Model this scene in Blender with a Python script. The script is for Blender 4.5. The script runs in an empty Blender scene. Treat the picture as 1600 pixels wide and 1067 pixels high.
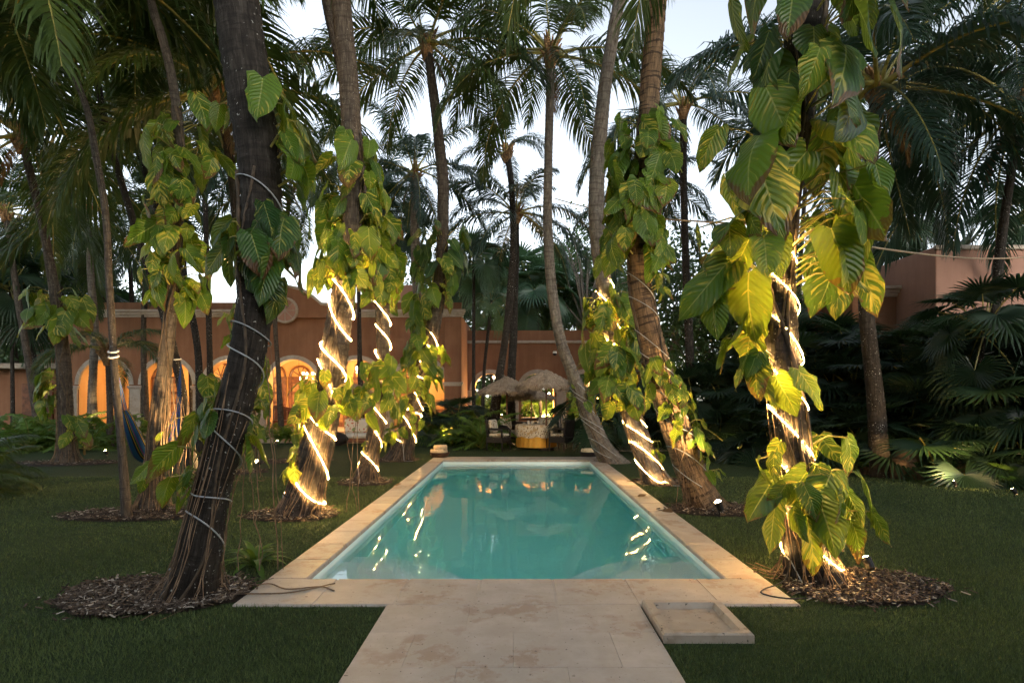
import bpy, math, random
import numpy as np
from mathutils import Vector, Matrix, Euler

random.seed(7)
rng = np.random.default_rng(7)
SC = bpy.context.scene
COL = SC.collection
R = math.radians
PI = math.pi

# ---------------------------------------------------------------- camera, sky, sun, exposure
F, CX, HY, H = 888.9, 807.0, 620.0, 1.6          # focal length and horizon of the 1600 px wide photograph
cd = bpy.data.cameras.new('camera')
cam = bpy.data.objects.new('camera', cd)
COL.objects.link(cam)
cam.location = (0, 0, H)
cam.rotation_euler = (R(90), 0, 0)
cd.sensor_width = 36.0
cd.lens = 20.0
cd.shift_x = -(CX - 800) / 1600
cd.shift_y = (HY - 533.5) / 1600
cd.clip_end = 2000
SC.camera = cam

SUN_EL, SUN_ROT = 12.0, 150.0
SKY_STRENGTH = 0.15
wd = bpy.data.worlds.new('World')
SC.world = wd
wd.use_nodes = True
wn = wd.node_tree
wn.nodes.clear()
sky = wn.nodes.new('ShaderNodeTexSky')
sky.sky_type = 'NISHITA'
sky.sun_disc = False
sky.sun_elevation = R(SUN_EL)
sky.sun_rotation = R(SUN_ROT)
sky.altitude = 0
sky.air_density = 1.0
sky.dust_density = 0.6
sky.ozone_density = 1.0
hs = wn.nodes.new('ShaderNodeHueSaturation')
hs.inputs['Saturation'].default_value = 0.40
bg = wn.nodes.new('ShaderNodeBackground')
bg.inputs['Strength'].default_value = SKY_STRENGTH
wo = wn.nodes.new('ShaderNodeOutputWorld')
wn.links.new(sky.outputs[0], hs.inputs['Color'])
wn.links.new(hs.outputs[0], bg.inputs['Color'])
wn.links.new(bg.outputs[0], wo.inputs['Surface'])

sl = bpy.data.lights.new('sun', 'SUN')
sl.energy = 0.25
sl.angle = R(25)
sl.color = (1.0, 0.86, 0.72)
sun = bpy.data.objects.new('sun', sl)
COL.objects.link(sun)
# the sun stands behind the camera, low
_sd = Vector((math.sin(R(SUN_ROT)) * math.cos(R(SUN_EL)), math.cos(R(SUN_ROT)) * math.cos(R(SUN_EL)), math.sin(R(SUN_EL) + 0.15)))
sun.rotation_euler = _sd.to_track_quat('Z', 'Y').to_euler()

vs = SC.view_settings
vs.view_transform = 'Standard'
vs.look = 'None'
vs.exposure = 1.60
vs.gamma = 1.0
vs.use_curve_mapping = False
cy = SC.cycles
cy.use_denoising = True
try:
    cy.denoiser = 'OPENIMAGEDENOISE'
except Exception:
    pass
cy.max_bounces = 9
cy.diffuse_bounces = 4
cy.glossy_bounces = 3
cy.transmission_bounces = 8
cy.transparent_max_bounces = 8
cy.volume_bounces = 0
cy.sample_clamp_indirect = 3.0
cy.sample_clamp_direct = 0.0
cy.use_light_tree = True
cy.caustics_reflective = False
cy.caustics_refractive = True
cy.use_adaptive_sampling = True
cy.adaptive_threshold = 0.05


def W(px, py, Y):
    return Vector(((px - CX) * Y / F, Y, H - (py - HY) * Y / F))


def G(px, py):
    Y = F * H / (py - HY)
    return Vector(((px - CX) * Y / F, Y, 0.0))


# ---------------------------------------------------------------- node helpers
class NT:
    def __init__(s, name, rough=0.6):
        s.m = bpy.data.materials.new(name)
        s.m.use_nodes = True
        s.t = s.m.node_tree
        s.t.nodes.clear()
        s.out = s.t.nodes.new('ShaderNodeOutputMaterial')

    def n(s, typ, ins=None, o=0, **props):
        nd = s.t.nodes.new('ShaderNode' + typ)
        for k, v in props.items():
            setattr(nd, k, v)
        for k, v in (ins or {}).items():
            s.set(nd.inputs[k], v)
        return nd.outputs[o] if o is not None else nd

    def set(s, sock, v):
        if isinstance(v, bpy.types.NodeSocket):
            s.t.links.new(v, sock)
        else:
            if sock.type == 'RGBA' and len(v) == 3:
                v = (*v, 1)
            sock.default_value = v

    def m_(s, op, a, b=0.0, c=None):
        ins = {0: a, 1: b}
        if c is not None:
            ins[2] = c
        return s.n('Math', ins, operation=op)

    def mix(s, f, a, b, blend='MIX'):
        nd = s.t.nodes.new('ShaderNodeMix')
        nd.data_type = 'RGBA'
        nd.blend_type = blend
        s.set(nd.inputs['Factor'], f)
        s.set(nd.inputs[6], a)
        s.set(nd.inputs[7], b)
        return nd.outputs[2]

    def ramp(s, f, stops, interp='LINEAR'):
        nd = s.t.nodes.new('ShaderNodeValToRGB')
        nd.color_ramp.interpolation = interp
        e = nd.color_ramp.elements
        while len(e) < len(stops):
            e.new(0.5)
        for k, (p, c) in enumerate(stops):
            e[k].position = p
            e[k].color = (*c, 1) if len(c) == 3 else c
        s.set(nd.inputs[0], f)
        return nd.outputs[0]

    def step(s, f, lo, hi):
        nd = s.t.nodes.new('ShaderNodeMapRange')
        nd.interpolation_type = 'SMOOTHSTEP'
        s.set(nd.inputs[0], f)
        nd.inputs[1].default_value = lo
        nd.inputs[2].default_value = hi
        return nd.outputs[0]

    def coord(s, which='Object', scale=(1, 1, 1), loc=(0, 0, 0)):
        c = s.n('TexCoord', o=None).outputs[which]
        return s.n('Mapping', {'Vector': c, 'Scale': scale, 'Location': loc})

    def noise(s, vec, scale=5.0, detail=3.0, rough=0.55, col=False, dist=0.0):
        nd = s.n('TexNoise', {'Vector': vec, 'Scale': scale, 'Detail': detail, 'Roughness': rough, 'Distortion': dist}, o=None)
        return nd.outputs['Color' if col else 'Fac']

    def vor(s, vec, scale=5.0, feature='F1', out='Distance', rand=1.0):
        nd = s.n('TexVoronoi', {'Vector': vec, 'Scale': scale, 'Randomness': rand}, o=None, feature=feature)
        return nd.outputs[out]

    def bump(s, h, strength=0.3, dist=0.02, normal=None):
        ins = {'Height': h, 'Strength': strength, 'Distance': dist}
        if normal is not None:
            ins['Normal'] = normal
        return s.n('Bump', ins)

    def bsdf(s, color, rough=0.6, normal=None, metal=0.0, spec=0.5, **kw):
        ins = {'Base Color': color, 'Roughness': rough, 'Metallic': metal, 'Specular IOR Level': spec}
        if normal is not None:
            ins['Normal'] = normal
        ins.update(kw)
        return s.n('BsdfPrincipled', ins)

    def done(s, sh):
        s.t.links.new(sh, s.out.inputs['Surface'])
        return s.m


def simple(name, c, rough=0.6, var=0.25, scale=8.0, bump=0.2, metal=0.0, coords='Object', spec=0.4, bscale=None):
    q = NT(name)
    v = q.coord(coords)
    f = q.noise(v, scale, 4)
    col = q.mix(q.step(f, 0.3, 0.7), tuple(x * (1 - var) for x in c), tuple(min(1, x * (1 + var)) for x in c))
    b = q.bump(q.noise(v, bscale or scale * 6, 3), bump, 0.01)
    return q.done(q.bsdf(col, rough, b, metal, spec))


def emis(name, c, strength):
    q = NT(name)
    return q.done(q.n('Emission', {'Color': c, 'Strength': strength}))


def leafmat(name, c1, c2, trans=0.3, rough=0.45, tip=None, tc=None, spec=0.4):
    q = NT(name)
    rnd = q.n('ObjectInfo', o=None).outputs['Random']
    f = q.noise(q.coord('Object'), 3.0, 2)
    mixf = q.m_('MULTIPLY_ADD', rnd, 0.7, q.m_('MULTIPLY', f, 0.4))
    col = q.mix(mixf, c1, c2)
    if tip is not None:
        uv = q.n('SeparateXYZ', {0: q.n('TexCoord', o=None).outputs['UV']}, o=None)
        k = q.step(q.m_('ADD', uv.outputs[1], q.m_('MULTIPLY', rnd, 0.35)), 0.95, 1.25)
        col = q.mix(k, col, tip)
    p = q.bsdf(col, rough, None, 0, spec)
    t = q.n('BsdfTranslucent', {'Color': tc or tuple(min(1, 1.6 * x) for x in c2)})
    return q.done(q.n('MixShader', {0: trans, 1: p, 2: t}))


M = {}
# ---- bark of the palms: UV u round the trunk, v in metres
def barkmat(name, pale, mid, dark, lichen=0.0, band=0.5):
    q = NT(name)
    uv = q.n('TexCoord', o=None).outputs['UV']
    ob = q.coord('Object')
    a = q.noise(q.n('Mapping', {'Vector': uv, 'Scale': (9, 3.0, 1)}), 2.0, 5, 0.6)
    fib = q.noise(q.n('Mapping', {'Vector': uv, 'Scale': (60, 2.5, 1)}), 1.0, 4, 0.6)
    hor = q.noise(q.n('Mapping', {'Vector': uv, 'Scale': (1.5, 11, 1)}), 1.6, 3, 0.6)
    col = q.ramp(q.m_('MULTIPLY_ADD', a, 0.5, q.m_('MULTIPLY', fib, 0.5)), [(0.33, dark), (0.5, mid), (0.68, pale)])
    col = q.mix(q.m_('MULTIPLY', q.step(hor, 0.5, 0.62), band), col, dark)
    if lichen > 0:
        sp = q.step(q.noise(ob, 34.0, 2, 0.5), 0.66, 0.70)
        big = q.step(q.noise(ob, 2.2, 2), 0.42, 0.6)
        col = q.mix(q.m_('MULTIPLY', q.m_('MULTIPLY', sp, big), lichen), col, (0.5, 0.5, 0.46))
    hgt = q.m_('ADD', q.m_('MULTIPLY', a, 0.6), q.m_('ADD', q.m_('MULTIPLY', fib, 0.6), q.m_('MULTIPLY', hor, 0.6)))
    return q.done(q.bsdf(col, 0.82, q.bump(hgt, 0.75, 0.03), 0, 0.25))


M['bark'] = barkmat('palm_bark', (0.145, 0.126, 0.103), (0.068, 0.057, 0.046), (0.020, 0.016, 0.012), 0.3)
M['bark_dark'] = barkmat('dark_bark', (0.072, 0.063, 0.052), (0.030, 0.025, 0.020), (0.010, 0.008, 0.007), 1.0)
M['bark_pale'] = barkmat('pale_bark', (0.25, 0.228, 0.198), (0.14, 0.125, 0.107), (0.045, 0.037, 0.03), 0.3)
M['bark_band'] = barkmat('banded_bark', (0.26, 0.18, 0.105), (0.15, 0.10, 0.06), (0.025, 0.018, 0.013), 0.0, 0.85)
M['root'] = simple('root_fibre', (0.17, 0.115, 0.07), 0.9, 0.45, 9, 0.5)
M['vine_stem'] = simple('vine_stem_bark', (0.075, 0.054, 0.034), 0.8, 0.4, 14, 0.5)
M['frond'] = leafmat('palm_frond', (0.014, 0.036, 0.012), (0.048, 0.080, 0.018), 0.28, 0.42, None, (0.08, 0.14, 0.02), 0.5)
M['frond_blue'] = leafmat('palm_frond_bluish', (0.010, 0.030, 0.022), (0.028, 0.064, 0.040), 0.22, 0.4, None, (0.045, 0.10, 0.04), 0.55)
M['frond_dry'] = leafmat('dry_frond', (0.09, 0.055, 0.025), (0.18, 0.11, 0.05), 0.2, 0.7)
M['rachis'] = simple('frond_rib', (0.22, 0.20, 0.05), 0.5, 0.3, 6, 0.1)
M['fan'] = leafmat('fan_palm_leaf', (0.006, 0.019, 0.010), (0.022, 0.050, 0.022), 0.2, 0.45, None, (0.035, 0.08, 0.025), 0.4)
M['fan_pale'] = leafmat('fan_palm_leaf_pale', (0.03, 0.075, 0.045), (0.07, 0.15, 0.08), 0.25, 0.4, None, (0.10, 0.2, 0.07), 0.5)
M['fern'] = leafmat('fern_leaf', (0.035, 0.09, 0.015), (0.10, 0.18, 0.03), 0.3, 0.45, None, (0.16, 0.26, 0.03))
M['broad'] = leafmat('broad_leaf', (0.02, 0.05, 0.018), (0.06, 0.105, 0.03), 0.3, 0.5)
M['sheath'] = simple('palm_sheath_fibre', (0.20, 0.115, 0.05), 0.9, 0.5, 16, 0.6)


def pothos(name, green, green2, yellow, amt, brown=0.72):
    q = NT(name)
    tc = q.n('TexCoord', o=None)
    uv = q.n('SeparateXYZ', {0: tc.outputs['UV']}, o=None)
    rnd = q.n('ObjectInfo', o=None).outputs['Random']
    au = q.m_('ABSOLUTE', q.m_('MULTIPLY', q.m_('SUBTRACT', uv.outputs[0], 0.5), 2.0))
    s = q.m_('SUBTRACT', uv.outputs[1], q.m_('MULTIPLY', au, 0.30))
    vec = q.n('CombineXYZ', {0: q.m_('MULTIPLY', s, 13.0), 1: q.m_('MULTIPLY_ADD', uv.outputs[0], 1.6, q.m_('MULTIPLY', rnd, 91.0)), 2: q.m_('MULTIPLY', rnd, 37.0)})
    st = q.noise(vec, 1.0, 3, 0.55)
    th = q.m_('MULTIPLY_ADD', q.m_('FRACT', q.m_('MULTIPLY', rnd, 7.31)), 0.16, 0.60 - amt)
    streak = q.step(q.m_('SUBTRACT', st, th), -0.02, 0.06)
    g = q.mix(rnd, green, green2)
    col = q.mix(streak, g, yellow)
    vein = q.m_('ABSOLUTE', q.m_('SUBTRACT', q.m_('FRACT', q.m_('MULTIPLY', s, 11.0)), 0.5))
    mid = q.m_('LESS_THAN', au, 0.035)
    col = q.mix(q.m_('MULTIPLY', mid, 0.7), col, (0.42, 0.45, 0.12))
    pn = q.noise(tc.outputs['Object'], 9.0, 3)
    edge = q.m_('ADD', q.m_('MULTIPLY', au, 0.32), q.m_('MULTIPLY', uv.outputs[1], 0.75))
    bf = q.m_('ADD', q.m_('MULTIPLY_ADD', pn, 0.7, edge), q.m_('MULTIPLY', q.m_('FRACT', q.m_('MULTIPLY', rnd, 13.7)), 0.75))
    bm_ = q.step(bf, 1.62 + (0.72 - brown), 1.68 + (0.72 - brown))
    col = q.mix(bm_, col, (0.13, 0.06, 0.022))
    h = q.m_('ADD', q.m_('MULTIPLY', vein, 0.6), q.m_('MULTIPLY', st, 0.2))
    nrm = q.bump(h, 0.8, 0.03)
    p = q.bsdf(col, 0.36, nrm, 0, 0.5)
    t = q.n('BsdfTranslucent', {'Color': q.mix(0.4, col, (0.34, 0.36, 0.02), 'MIX'), 'Normal': nrm})
    return q.done(q.n('MixShader', {0: 0.42, 1: p, 2: t}))


M['pothos'] = pothos('pothos_leaf', (0.046, 0.125, 0.012), (0.12, 0.22, 0.016), (0.48, 0.43, 0.065), 0.075, 0.66)
M['pothos_dark'] = pothos('pothos_leaf_dark', (0.020, 0.070, 0.016), (0.05, 0.125, 0.018), (0.34, 0.33, 0.07), 0.02, 0.66)


# ---- turf
def mk_turf():
    q = NT('turf')
    v = q.coord('Object')
    f = q.noise(v, 1.2, 4)
    g = q.noise(v, 90.0, 3, 0.7)
    col = q.mix(f, (0.038, 0.064, 0.024), (0.066, 0.10, 0.034))
    col = q.mix(q.step(g, 0.35, 0.7), q.mix(0.6, col, (0.004, 0.008, 0.004)), col)
    return q.done(q.bsdf(col, 0.9, q.bump(g, 0.9, 0.03), 0, 0.15))


M['turf'] = mk_turf()
q = NT('turf_blade')
g_ = q.n('Attribute', o=None, attribute_name='shade').outputs['Fac']
M['blade'] = q.done(q.n('MixShader', {0: 0.25, 1: q.bsdf(q.mix(g_, (0.042, 0.070, 0.026), (0.155, 0.205, 0.070)), 0.6, None, 0, 0.25),
                                      2: q.n('BsdfTranslucent', {'Color': (0.06, 0.10, 0.02)})}))


# ---- travertine
def mk_trav(name, c1, c2, stain):
    q = NT(name)
    v = q.coord('Object')
    geo = q.n('NewGeometry', o=None).outputs['Position']
    rnd = q.n('ObjectInfo', o=None).outputs['Random']
    big = q.noise(geo, 1.1, 5, 0.62)
    mid = q.noise(geo, 5.0, 6, 0.65)
    fine = q.noise(geo, 45.0, 4, 0.65)
    col = q.mix(q.step(mid, 0.3, 0.7), c1, c2)
    col = q.mix(q.m_('MULTIPLY', rnd, 0.35), col, tuple(0.8 * x for x in c1))
    sm = q.m_('MULTIPLY', q.step(big, 0.47, 0.58), q.step(q.noise(geo, 5.0, 8, 0.72), 0.45, 0.54))
    col = q.mix(q.m_('MULTIPLY', sm, 0.6), col, stain)
    pit = q.step(q.noise(geo, 42.0, 2, 0.5), 0.69, 0.73)
    pit2 = q.m_('MULTIPLY', q.step(q.noise(geo, 20.0, 3, 0.6), 0.67, 0.70), q.step(big, 0.40, 0.55))
    pits = q.m_('MAXIMUM', pit, pit2)
    col = q.mix(q.m_('MULTIPLY', fine, 0.22), col, (0.30, 0.22, 0.15))
    col = q.mix(q.m_('MULTIPLY', pits, 0.85), col, (0.06, 0.042, 0.03))
    h = q.m_('SUBTRACT', q.m_('MULTIPLY', fine, 0.25), pits)
    return q.done(q.bsdf(col, q.m_('MULTIPLY_ADD', mid, 0.25, 0.42), q.bump(h, 0.5, 0.006), 0, 0.35))


M['trav'] = mk_trav('travertine', (0.385, 0.345, 0.29), (0.50, 0.46, 0.405), (0.25, 0.16, 0.095))
M['basin'] = mk_trav('old_stone', (0.33, 0.28, 0.215), (0.43, 0.375, 0.30), (0.20, 0.14, 0.085))


# ---- pool
def mk_liner():
    q = NT('pool_plaster')
    geo = q.n('NewGeometry', o=None).outputs['Position']
    a = q.noise(geo, 1.5, 4)
    col = q.mix(a, (0.80, 0.95, 0.94), (0.86, 0.97, 0.96))
    b = q.vor(geo, 40.0)
    col = q.mix(q.m_('MULTIPLY', b, 0.25), col, (0.66, 0.90, 0.88))
    return q.done(q.bsdf(col, 0.7, None, 0, 0.2))


M['liner'] = mk_liner()
q = NT('pool_water')
geo = q.n('NewGeometry', o=None).outputs['Position']
hh = q.m_('ADD', q.noise(geo, 2.2, 2), q.m_('MULTIPLY', q.noise(geo, 9.0, 2), 0.12))
nb = q.bump(hh, 0.05, 0.05)
M['water'] = q.done(q.n('BsdfGlass', {'Color': (1, 1, 1), 'Roughness': 0.0, 'IOR': 1.33, 'Normal': nb}))
va = q.n('VolumeAbsorption', {'Color': (0.0, 0.965, 0.925), 'Density': 0.40})
q.t.links.new(va, q.out.inputs['Volume'])


def mk_stucco(name, c1, c2):
    q = NT(name)
    v = q.coord('Object')
    a = q.noise(v, 0.7, 5, 0.6)
    b = q.noise(q.coord('Object', (3, 3, 0.35)), 1.5, 4, 0.6)
    col = q.mix(q.step(q.m_('MULTIPLY_ADD', a, 0.6, q.m_('MULTIPLY', b, 0.4)), 0.35, 0.66), c1, c2)
    h = q.noise(v, 22.0, 5, 0.65)
    return q.done(q.bsdf(col, 0.85, q.bump(h, 0.35, 0.02), 0, 0.2))


M['terra'] = mk_stucco('terracotta_stucco', (0.185, 0.088, 0.047), (0.25, 0.127, 0.071))
M['ochre'] = mk_stucco('ochre_stucco_reveal_light', (0.58, 0.32, 0.12), (0.68, 0.42, 0.18))  # interior wall paint; on arch reveals it stands in for warm light
M['pink'] = mk_stucco('faded_pink_stucco', (0.30, 0.17, 0.125), (0.37, 0.215, 0.16))
M['stone'] = mk_trav('carved_stone', (0.36, 0.31, 0.25), (0.48, 0.43, 0.36), (0.24, 0.18, 0.12))
M['paver'] = mk_trav('terrace_paver', (0.42, 0.34, 0.25), (0.54, 0.45, 0.34), (0.30, 0.22, 0.13))
M['wood'] = simple('dark_wood', (0.15, 0.055, 0.022), 0.4, 0.4, 6, 0.25, spec=0.5)
M['wood_pale'] = simple('honey_wood', (0.32, 0.16, 0.06), 0.45, 0.3, 6, 0.2)
M['iron'] = simple('black_iron', (0.02, 0.018, 0.016), 0.5, 0.2, 20, 0.2, 0.6)
M['brass'] = simple('aged_brass', (0.30, 0.19, 0.07), 0.4, 0.3, 20, 0.2, 0.9)
M['cable'] = simple('pale_cable', (0.30, 0.325, 0.335), 0.45, 0.15, 20, 0.1)
M['cable_dark'] = simple('dark_cable', (0.03, 0.028, 0.026), 0.6, 0.2, 20, 0.1)
M['rope'] = simple('jute_rope', (0.30, 0.23, 0.15), 0.9, 0.3, 60, 0.5)
M['white_paint'] = simple('white_paint', (0.72, 0.70, 0.64), 0.5, 0.08, 8, 0.1)
M['grey_plastic'] = simple('grey_plastic', (0.32, 0.32, 0.31), 0.4, 0.1, 20, 0.1)
M['soil'] = simple('soil', (0.060, 0.042, 0.028), 0.95, 0.5, 12, 0.8)
M['boulder'] = simple('boulder_rock', (0.075, 0.05, 0.032), 0.9, 0.5, 6, 0.8)
M['rope_led'] = emis('rope_bulb_glow', (1.0, 0.57, 0.19), 1500.0)
M['rope_tube'] = emis('golden_rope_tube', (1.0, 0.58, 0.16), 1.0)
M['lens'] = emis('lamp_lens_glow', (1.0, 0.66, 0.30), 60.0)
M['bulb'] = emis('bulb_glow', (1.0, 0.62, 0.28), 26.0)
M['pane_glow'] = emis('lit_pane', (1.0, 0.52, 0.18), 0.9)
q = NT('mulch_chip')
ch = q.n('Attribute', o=None, attribute_name='shade').outputs['Fac']
M['mulch'] = q.done(q.bsdf(q.ramp(ch, [(0.0, (0.022, 0.017, 0.013)), (0.5, (0.075, 0.055, 0.04)), (0.8, (0.16, 0.125, 0.095)), (1.0, (0.40, 0.36, 0.30))]), 0.85, None, 0, 0.2))


def mk_thatch():
    q = NT('thatch')
    uv = q.n('TexCoord', o=None).outputs['UV']
    a = q.noise(q.n('Mapping', {'Vector': uv, 'Scale': (220, 5, 1)}), 1.0, 4, 0.7)
    b = q.noise(q.coord('Object'), 4.0, 3)
    col = q.ramp(q.m_('MULTIPLY_ADD', a, 0.7, q.m_('MULTIPLY', b, 0.3)), [(0.3, (0.10, 0.07, 0.045)), (0.5, (0.30, 0.235, 0.17)), (0.7, (0.52, 0.43, 0.33))])
    return q.done(q.bsdf(col, 0.95, q.bump(a, 0.9, 0.03), 0, 0.1))


M['thatch'] = mk_thatch()


def mk_wicker():
    q = NT('dark_wicker')
    v = q.coord('Object')
    w1 = q.n('TexWave', {'Vector': v, 'Scale': 22.0, 'Distortion': 0.5}, o=None, bands_direction='Z').outputs['Fac']
    w2 = q.n('TexWave', {'Vector': v, 'Scale': 22.0, 'Distortion': 0.5}, o=None, bands_direction='X').outputs['Fac']
    h = q.m_('MULTIPLY', w1, w2)
    return q.done(q.bsdf(q.mix(h, (0.008, 0.006, 0.005), (0.045, 0.030, 0.022)), 0.5, q.bump(h, 0.8, 0.01), 0, 0.4))


M['wicker'] = mk_wicker()


def mk_print(name, base, spot, spot2, scale):
    q = NT(name)
    v = q.coord('Object')
    d = q.vor(v, scale)
    n1 = q.noise(v, scale * 0.6, 3)
    col = q.mix(q.step(q.m_('ADD', d, q.m_('MULTIPLY', n1, 0.5)), 0.62, 0.5), base, spot)
    col = q.mix(q.step(q.noise(v, scale * 0.35, 2), 0.56, 0.62), col, spot2)
    return q.done(q.bsdf(col, 0.85, q.bump(n1, 0.2, 0.01), 0, 0.15))


M['cloth'] = mk_print('printed_tablecloth', (0.62, 0.54, 0.40), (0.16, 0.10, 0.05), (0.45, 0.32, 0.17), 18)
M['cushion'] = mk_print('printed_cushion', (0.55, 0.50, 0.40), (0.12, 0.13, 0.08), (0.35, 0.26, 0.16), 16)
M['floral'] = mk_print('floral_cushion', (0.60, 0.52, 0.40), (0.42, 0.10, 0.05), (0.20, 0.24, 0.10), 11)
M['skirt'] = simple('mustard_cloth', (0.62, 0.33, 0.045), 0.8, 0.15, 4, 0.1)
M['linen'] = simple('pale_linen', (0.62, 0.56, 0.46), 0.85, 0.12, 9, 0.3)
M['towel'] = simple('rolled_towel', (0.60, 0.47, 0.30), 0.95, 0.2, 30, 0.6)
M['basket'] = simple('brown_basket_weave', (0.085, 0.042, 0.022), 0.7, 0.5, 40, 0.9)
M['basket_black'] = simple('black_basket_weave', (0.014, 0.012, 0.011), 0.6, 0.4, 40, 0.9)
M['ceramic'] = simple('glazed_ceramic', (0.60, 0.55, 0.46), 0.25, 0.1, 9, 0.05)


def mk_hammock():
    q = NT('hammock_weave')
    uv = q.n('SeparateXYZ', {0: q.n('TexCoord', o=None).outputs['UV']}, o=None)
    c = q.ramp(q.m_('FRACT', q.m_('MULTIPLY', uv.outputs[0], 3.0)), [(0.0, (0.02, 0.09, 0.26)), (0.40, (0.025, 0.12, 0.33)), (0.46, (0.02, 0.025, 0.05)),
                                            (0.62, (0.50, 0.34, 0.03)), (0.70, (0.02, 0.03, 0.06)), (0.80, (0.05, 0.24, 0.16)), (0.90, (0.25, 0.03, 0.28))], 'CONSTANT')
    return q.done(q.bsdf(c, 0.85, None, 0, 0.1))


M['hammock'] = mk_hammock()


# ---------------------------------------------------------------- mesh helpers
class MB:
    def __init__(s):
        s.V, s.F, s.U, s.MI = [], [], [], []

    def add(s, vs, fs, uv=None, m=0):
        o = len(s.V)
        s.V.extend([tuple(v) for v in vs])
        s.F.extend([tuple(i + o for i in f) for f in fs])
        s.U.extend(uv if uv else [(0.0, 0.0)] * len(vs))
        s.MI.extend([m] * len(fs))
        return s

    def box(s, c, d, b=0.0, rz=0.0, m=0, tilt=None):
        hx, hy, hz = d[0] / 2, d[1] / 2, d[2] / 2
        b = min(b, 0.45 * min(d))
        vs, fs = [], []
        if b <= 0:
            for x in (-1, 1):
                for y in (-1, 1):
                    for z in (-1, 1):
                        vs.append((x * hx, y * hy, z * hz))
            fs = [(0, 1, 3, 2), (4, 6, 7, 5), (0, 4, 5, 1), (2, 3, 7, 6), (0, 2, 6, 4), (1, 5, 7, 3)]
        else:
            ix = {}
            for x in (-1, 1):
                for y in (-1, 1):
                    for z in (-1, 1):
                        for a in range(3):
                            ix[(x, y, z, a)] = len(vs)
                            vs.append((x * (hx if a == 0 else hx - b), y * (hy if a == 1 else hy - b), z * (hz if a == 2 else hz - b)))
            S = (-1, 1)
            for t in S:
                fs.append([ix[(t, y, z, 0)] for y, z in ((-1, -1), (1, -1), (1, 1), (-1, 1))])
                fs.append([ix[(x, t, z, 1)] for x, z in ((-1, -1), (1, -1), (1, 1), (-1, 1))])
                fs.append([ix[(x, y, t, 2)] for x, y in ((-1, -1), (1, -1), (1, 1), (-1, 1))])
            for p in S:
                for r in S:
                    fs.append([ix[(p, r, -1, 0)], ix[(p, r, 1, 0)], ix[(p, r, 1, 1)], ix[(p, r, -1, 1)]])
                    fs.append([ix[(p, -1, r, 0)], ix[(p, 1, r, 0)], ix[(p, 1, r, 2)], ix[(p, -1, r, 2)]])
                    fs.append([ix[(-1, p, r, 1)], ix[(1, p, r, 1)], ix[(1, p, r, 2)], ix[(-1, p, r, 2)]])
            for x in S:
                for y in S:
                    for z in S:
                        fs.append([ix[(x, y, z, 0)], ix[(x, y, z, 1)], ix[(x, y, z, 2)]])
            out = []
            for f in fs:
                p = [Vector(vs[i]) for i in f]
                nn = (p[1] - p[0]).cross(p[2] - p[0])
                cc = sum(p, Vector()) / len(p)
                out.append(tuple(f) if nn.dot(cc) > 0 else tuple(reversed(f)))
            fs = out
        mt = Matrix.Rotation(rz, 4, 'Z')
        if tilt:
            mt = mt @ Euler(tilt).to_matrix().to_4x4()
        mt = Matrix.Translation(Vector(c)) @ mt
        uv = [(v[0] + v[1], v[2]) for v in vs]
        return s.add([mt @ Vector(v) for v in vs], fs, uv, m)

    def tube(s, path, radii, n=8, cap=True, m=0, squash=1.0):
        P = [Vector(p) for p in path]
        if not hasattr(radii, '__len__'):
            radii = [radii] * len(P)
        vs, fs, uv = [], [], []
        t0 = (P[1] - P[0]).normalized()
        ref = Vector((0, 1, 0)) if abs(t0.y) < 0.9 else Vector((1, 0, 0))
        u = (ref - t0 * ref.dot(t0)).normalized()
        L = 0.0
        for i, p in enumerate(P):
            t = (P[min(i + 1, len(P) - 1)] - P[max(i - 1, 0)])
            if t.length < 1e-9:
                t = t0
            t = t.normalized()
            u = (u - t * u.dot(t)).normalized()
            w = t.cross(u)
            if i:
                L += (p - P[i - 1]).length
            for k in range(n + 1):
                a = 2 * PI * k / n
                vs.append(p + (u * math.cos(a) + w * math.sin(a) * squash) * radii[i])
                uv.append((k / n, L))
        for i in range(len(P) - 1):
            for k in range(n):
                a = i * (n + 1) + k
                fs.append((a, a + 1, a + n + 2, a + n + 1))
        if cap:
            fs.append(tuple(reversed(range(n))))
            fs.append(tuple((len(P) - 1) * (n + 1) + k for k in range(n)))
        return s.add(vs, fs, uv, m)

    def lathe(s, prof, n=20, c=(0, 0, 0), m=0, jag=0.0):
        vs, fs, uv = [], [], []
        L = 0.0
        for i, (r, z) in enumerate(prof):
            if i:
                L += math.hypot(r - prof[i - 1][0], z - prof[i - 1][1])
            for k in range(n + 1):
                a = 2 * PI * k / n
                vs.append((c[0] + r * math.cos(a), c[1] + r * math.sin(a), c[2] + z))
                uv.append((k / n, L))
        for i in range(len(prof) - 1):
            for k in range(n):
                a = i * (n + 1) + k
                fs.append((a, a + 1, a + n + 2, a + n + 1))
        return s.add(vs, fs, uv, m)

    def build(s, name, mats, parent=None, loc=None, smooth=False, org=None):
        me = bpy.data.meshes.new(name)
        V = s.V
        if org is not None:
            V = [(v[0] - org[0], v[1] - org[1], v[2] - org[2]) for v in V]
        me.from_pydata(V, [], s.F)
        ul = me.uv_layers.new(name='UVMap')
        li = np.empty(len(me.loops), dtype=np.int32)
        me.loops.foreach_get('vertex_index', li)
        ul.data.foreach_set('uv', np.array(s.U, dtype=np.float32)[li].ravel())
        if not isinstance(mats, (list, tuple)):
            mats = [mats]
        for k in mats:
            me.materials.append(M[k] if isinstance(k, str) else k)
        if len(mats) > 1:
            me.polygons.foreach_set('material_index', s.MI)
        if smooth:
            me.polygons.foreach_set('use_smooth', [True] * len(s.F))
        me.update()
        if name.startswith('#'):
            return me
        return link(name, me, parent, loc)


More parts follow.
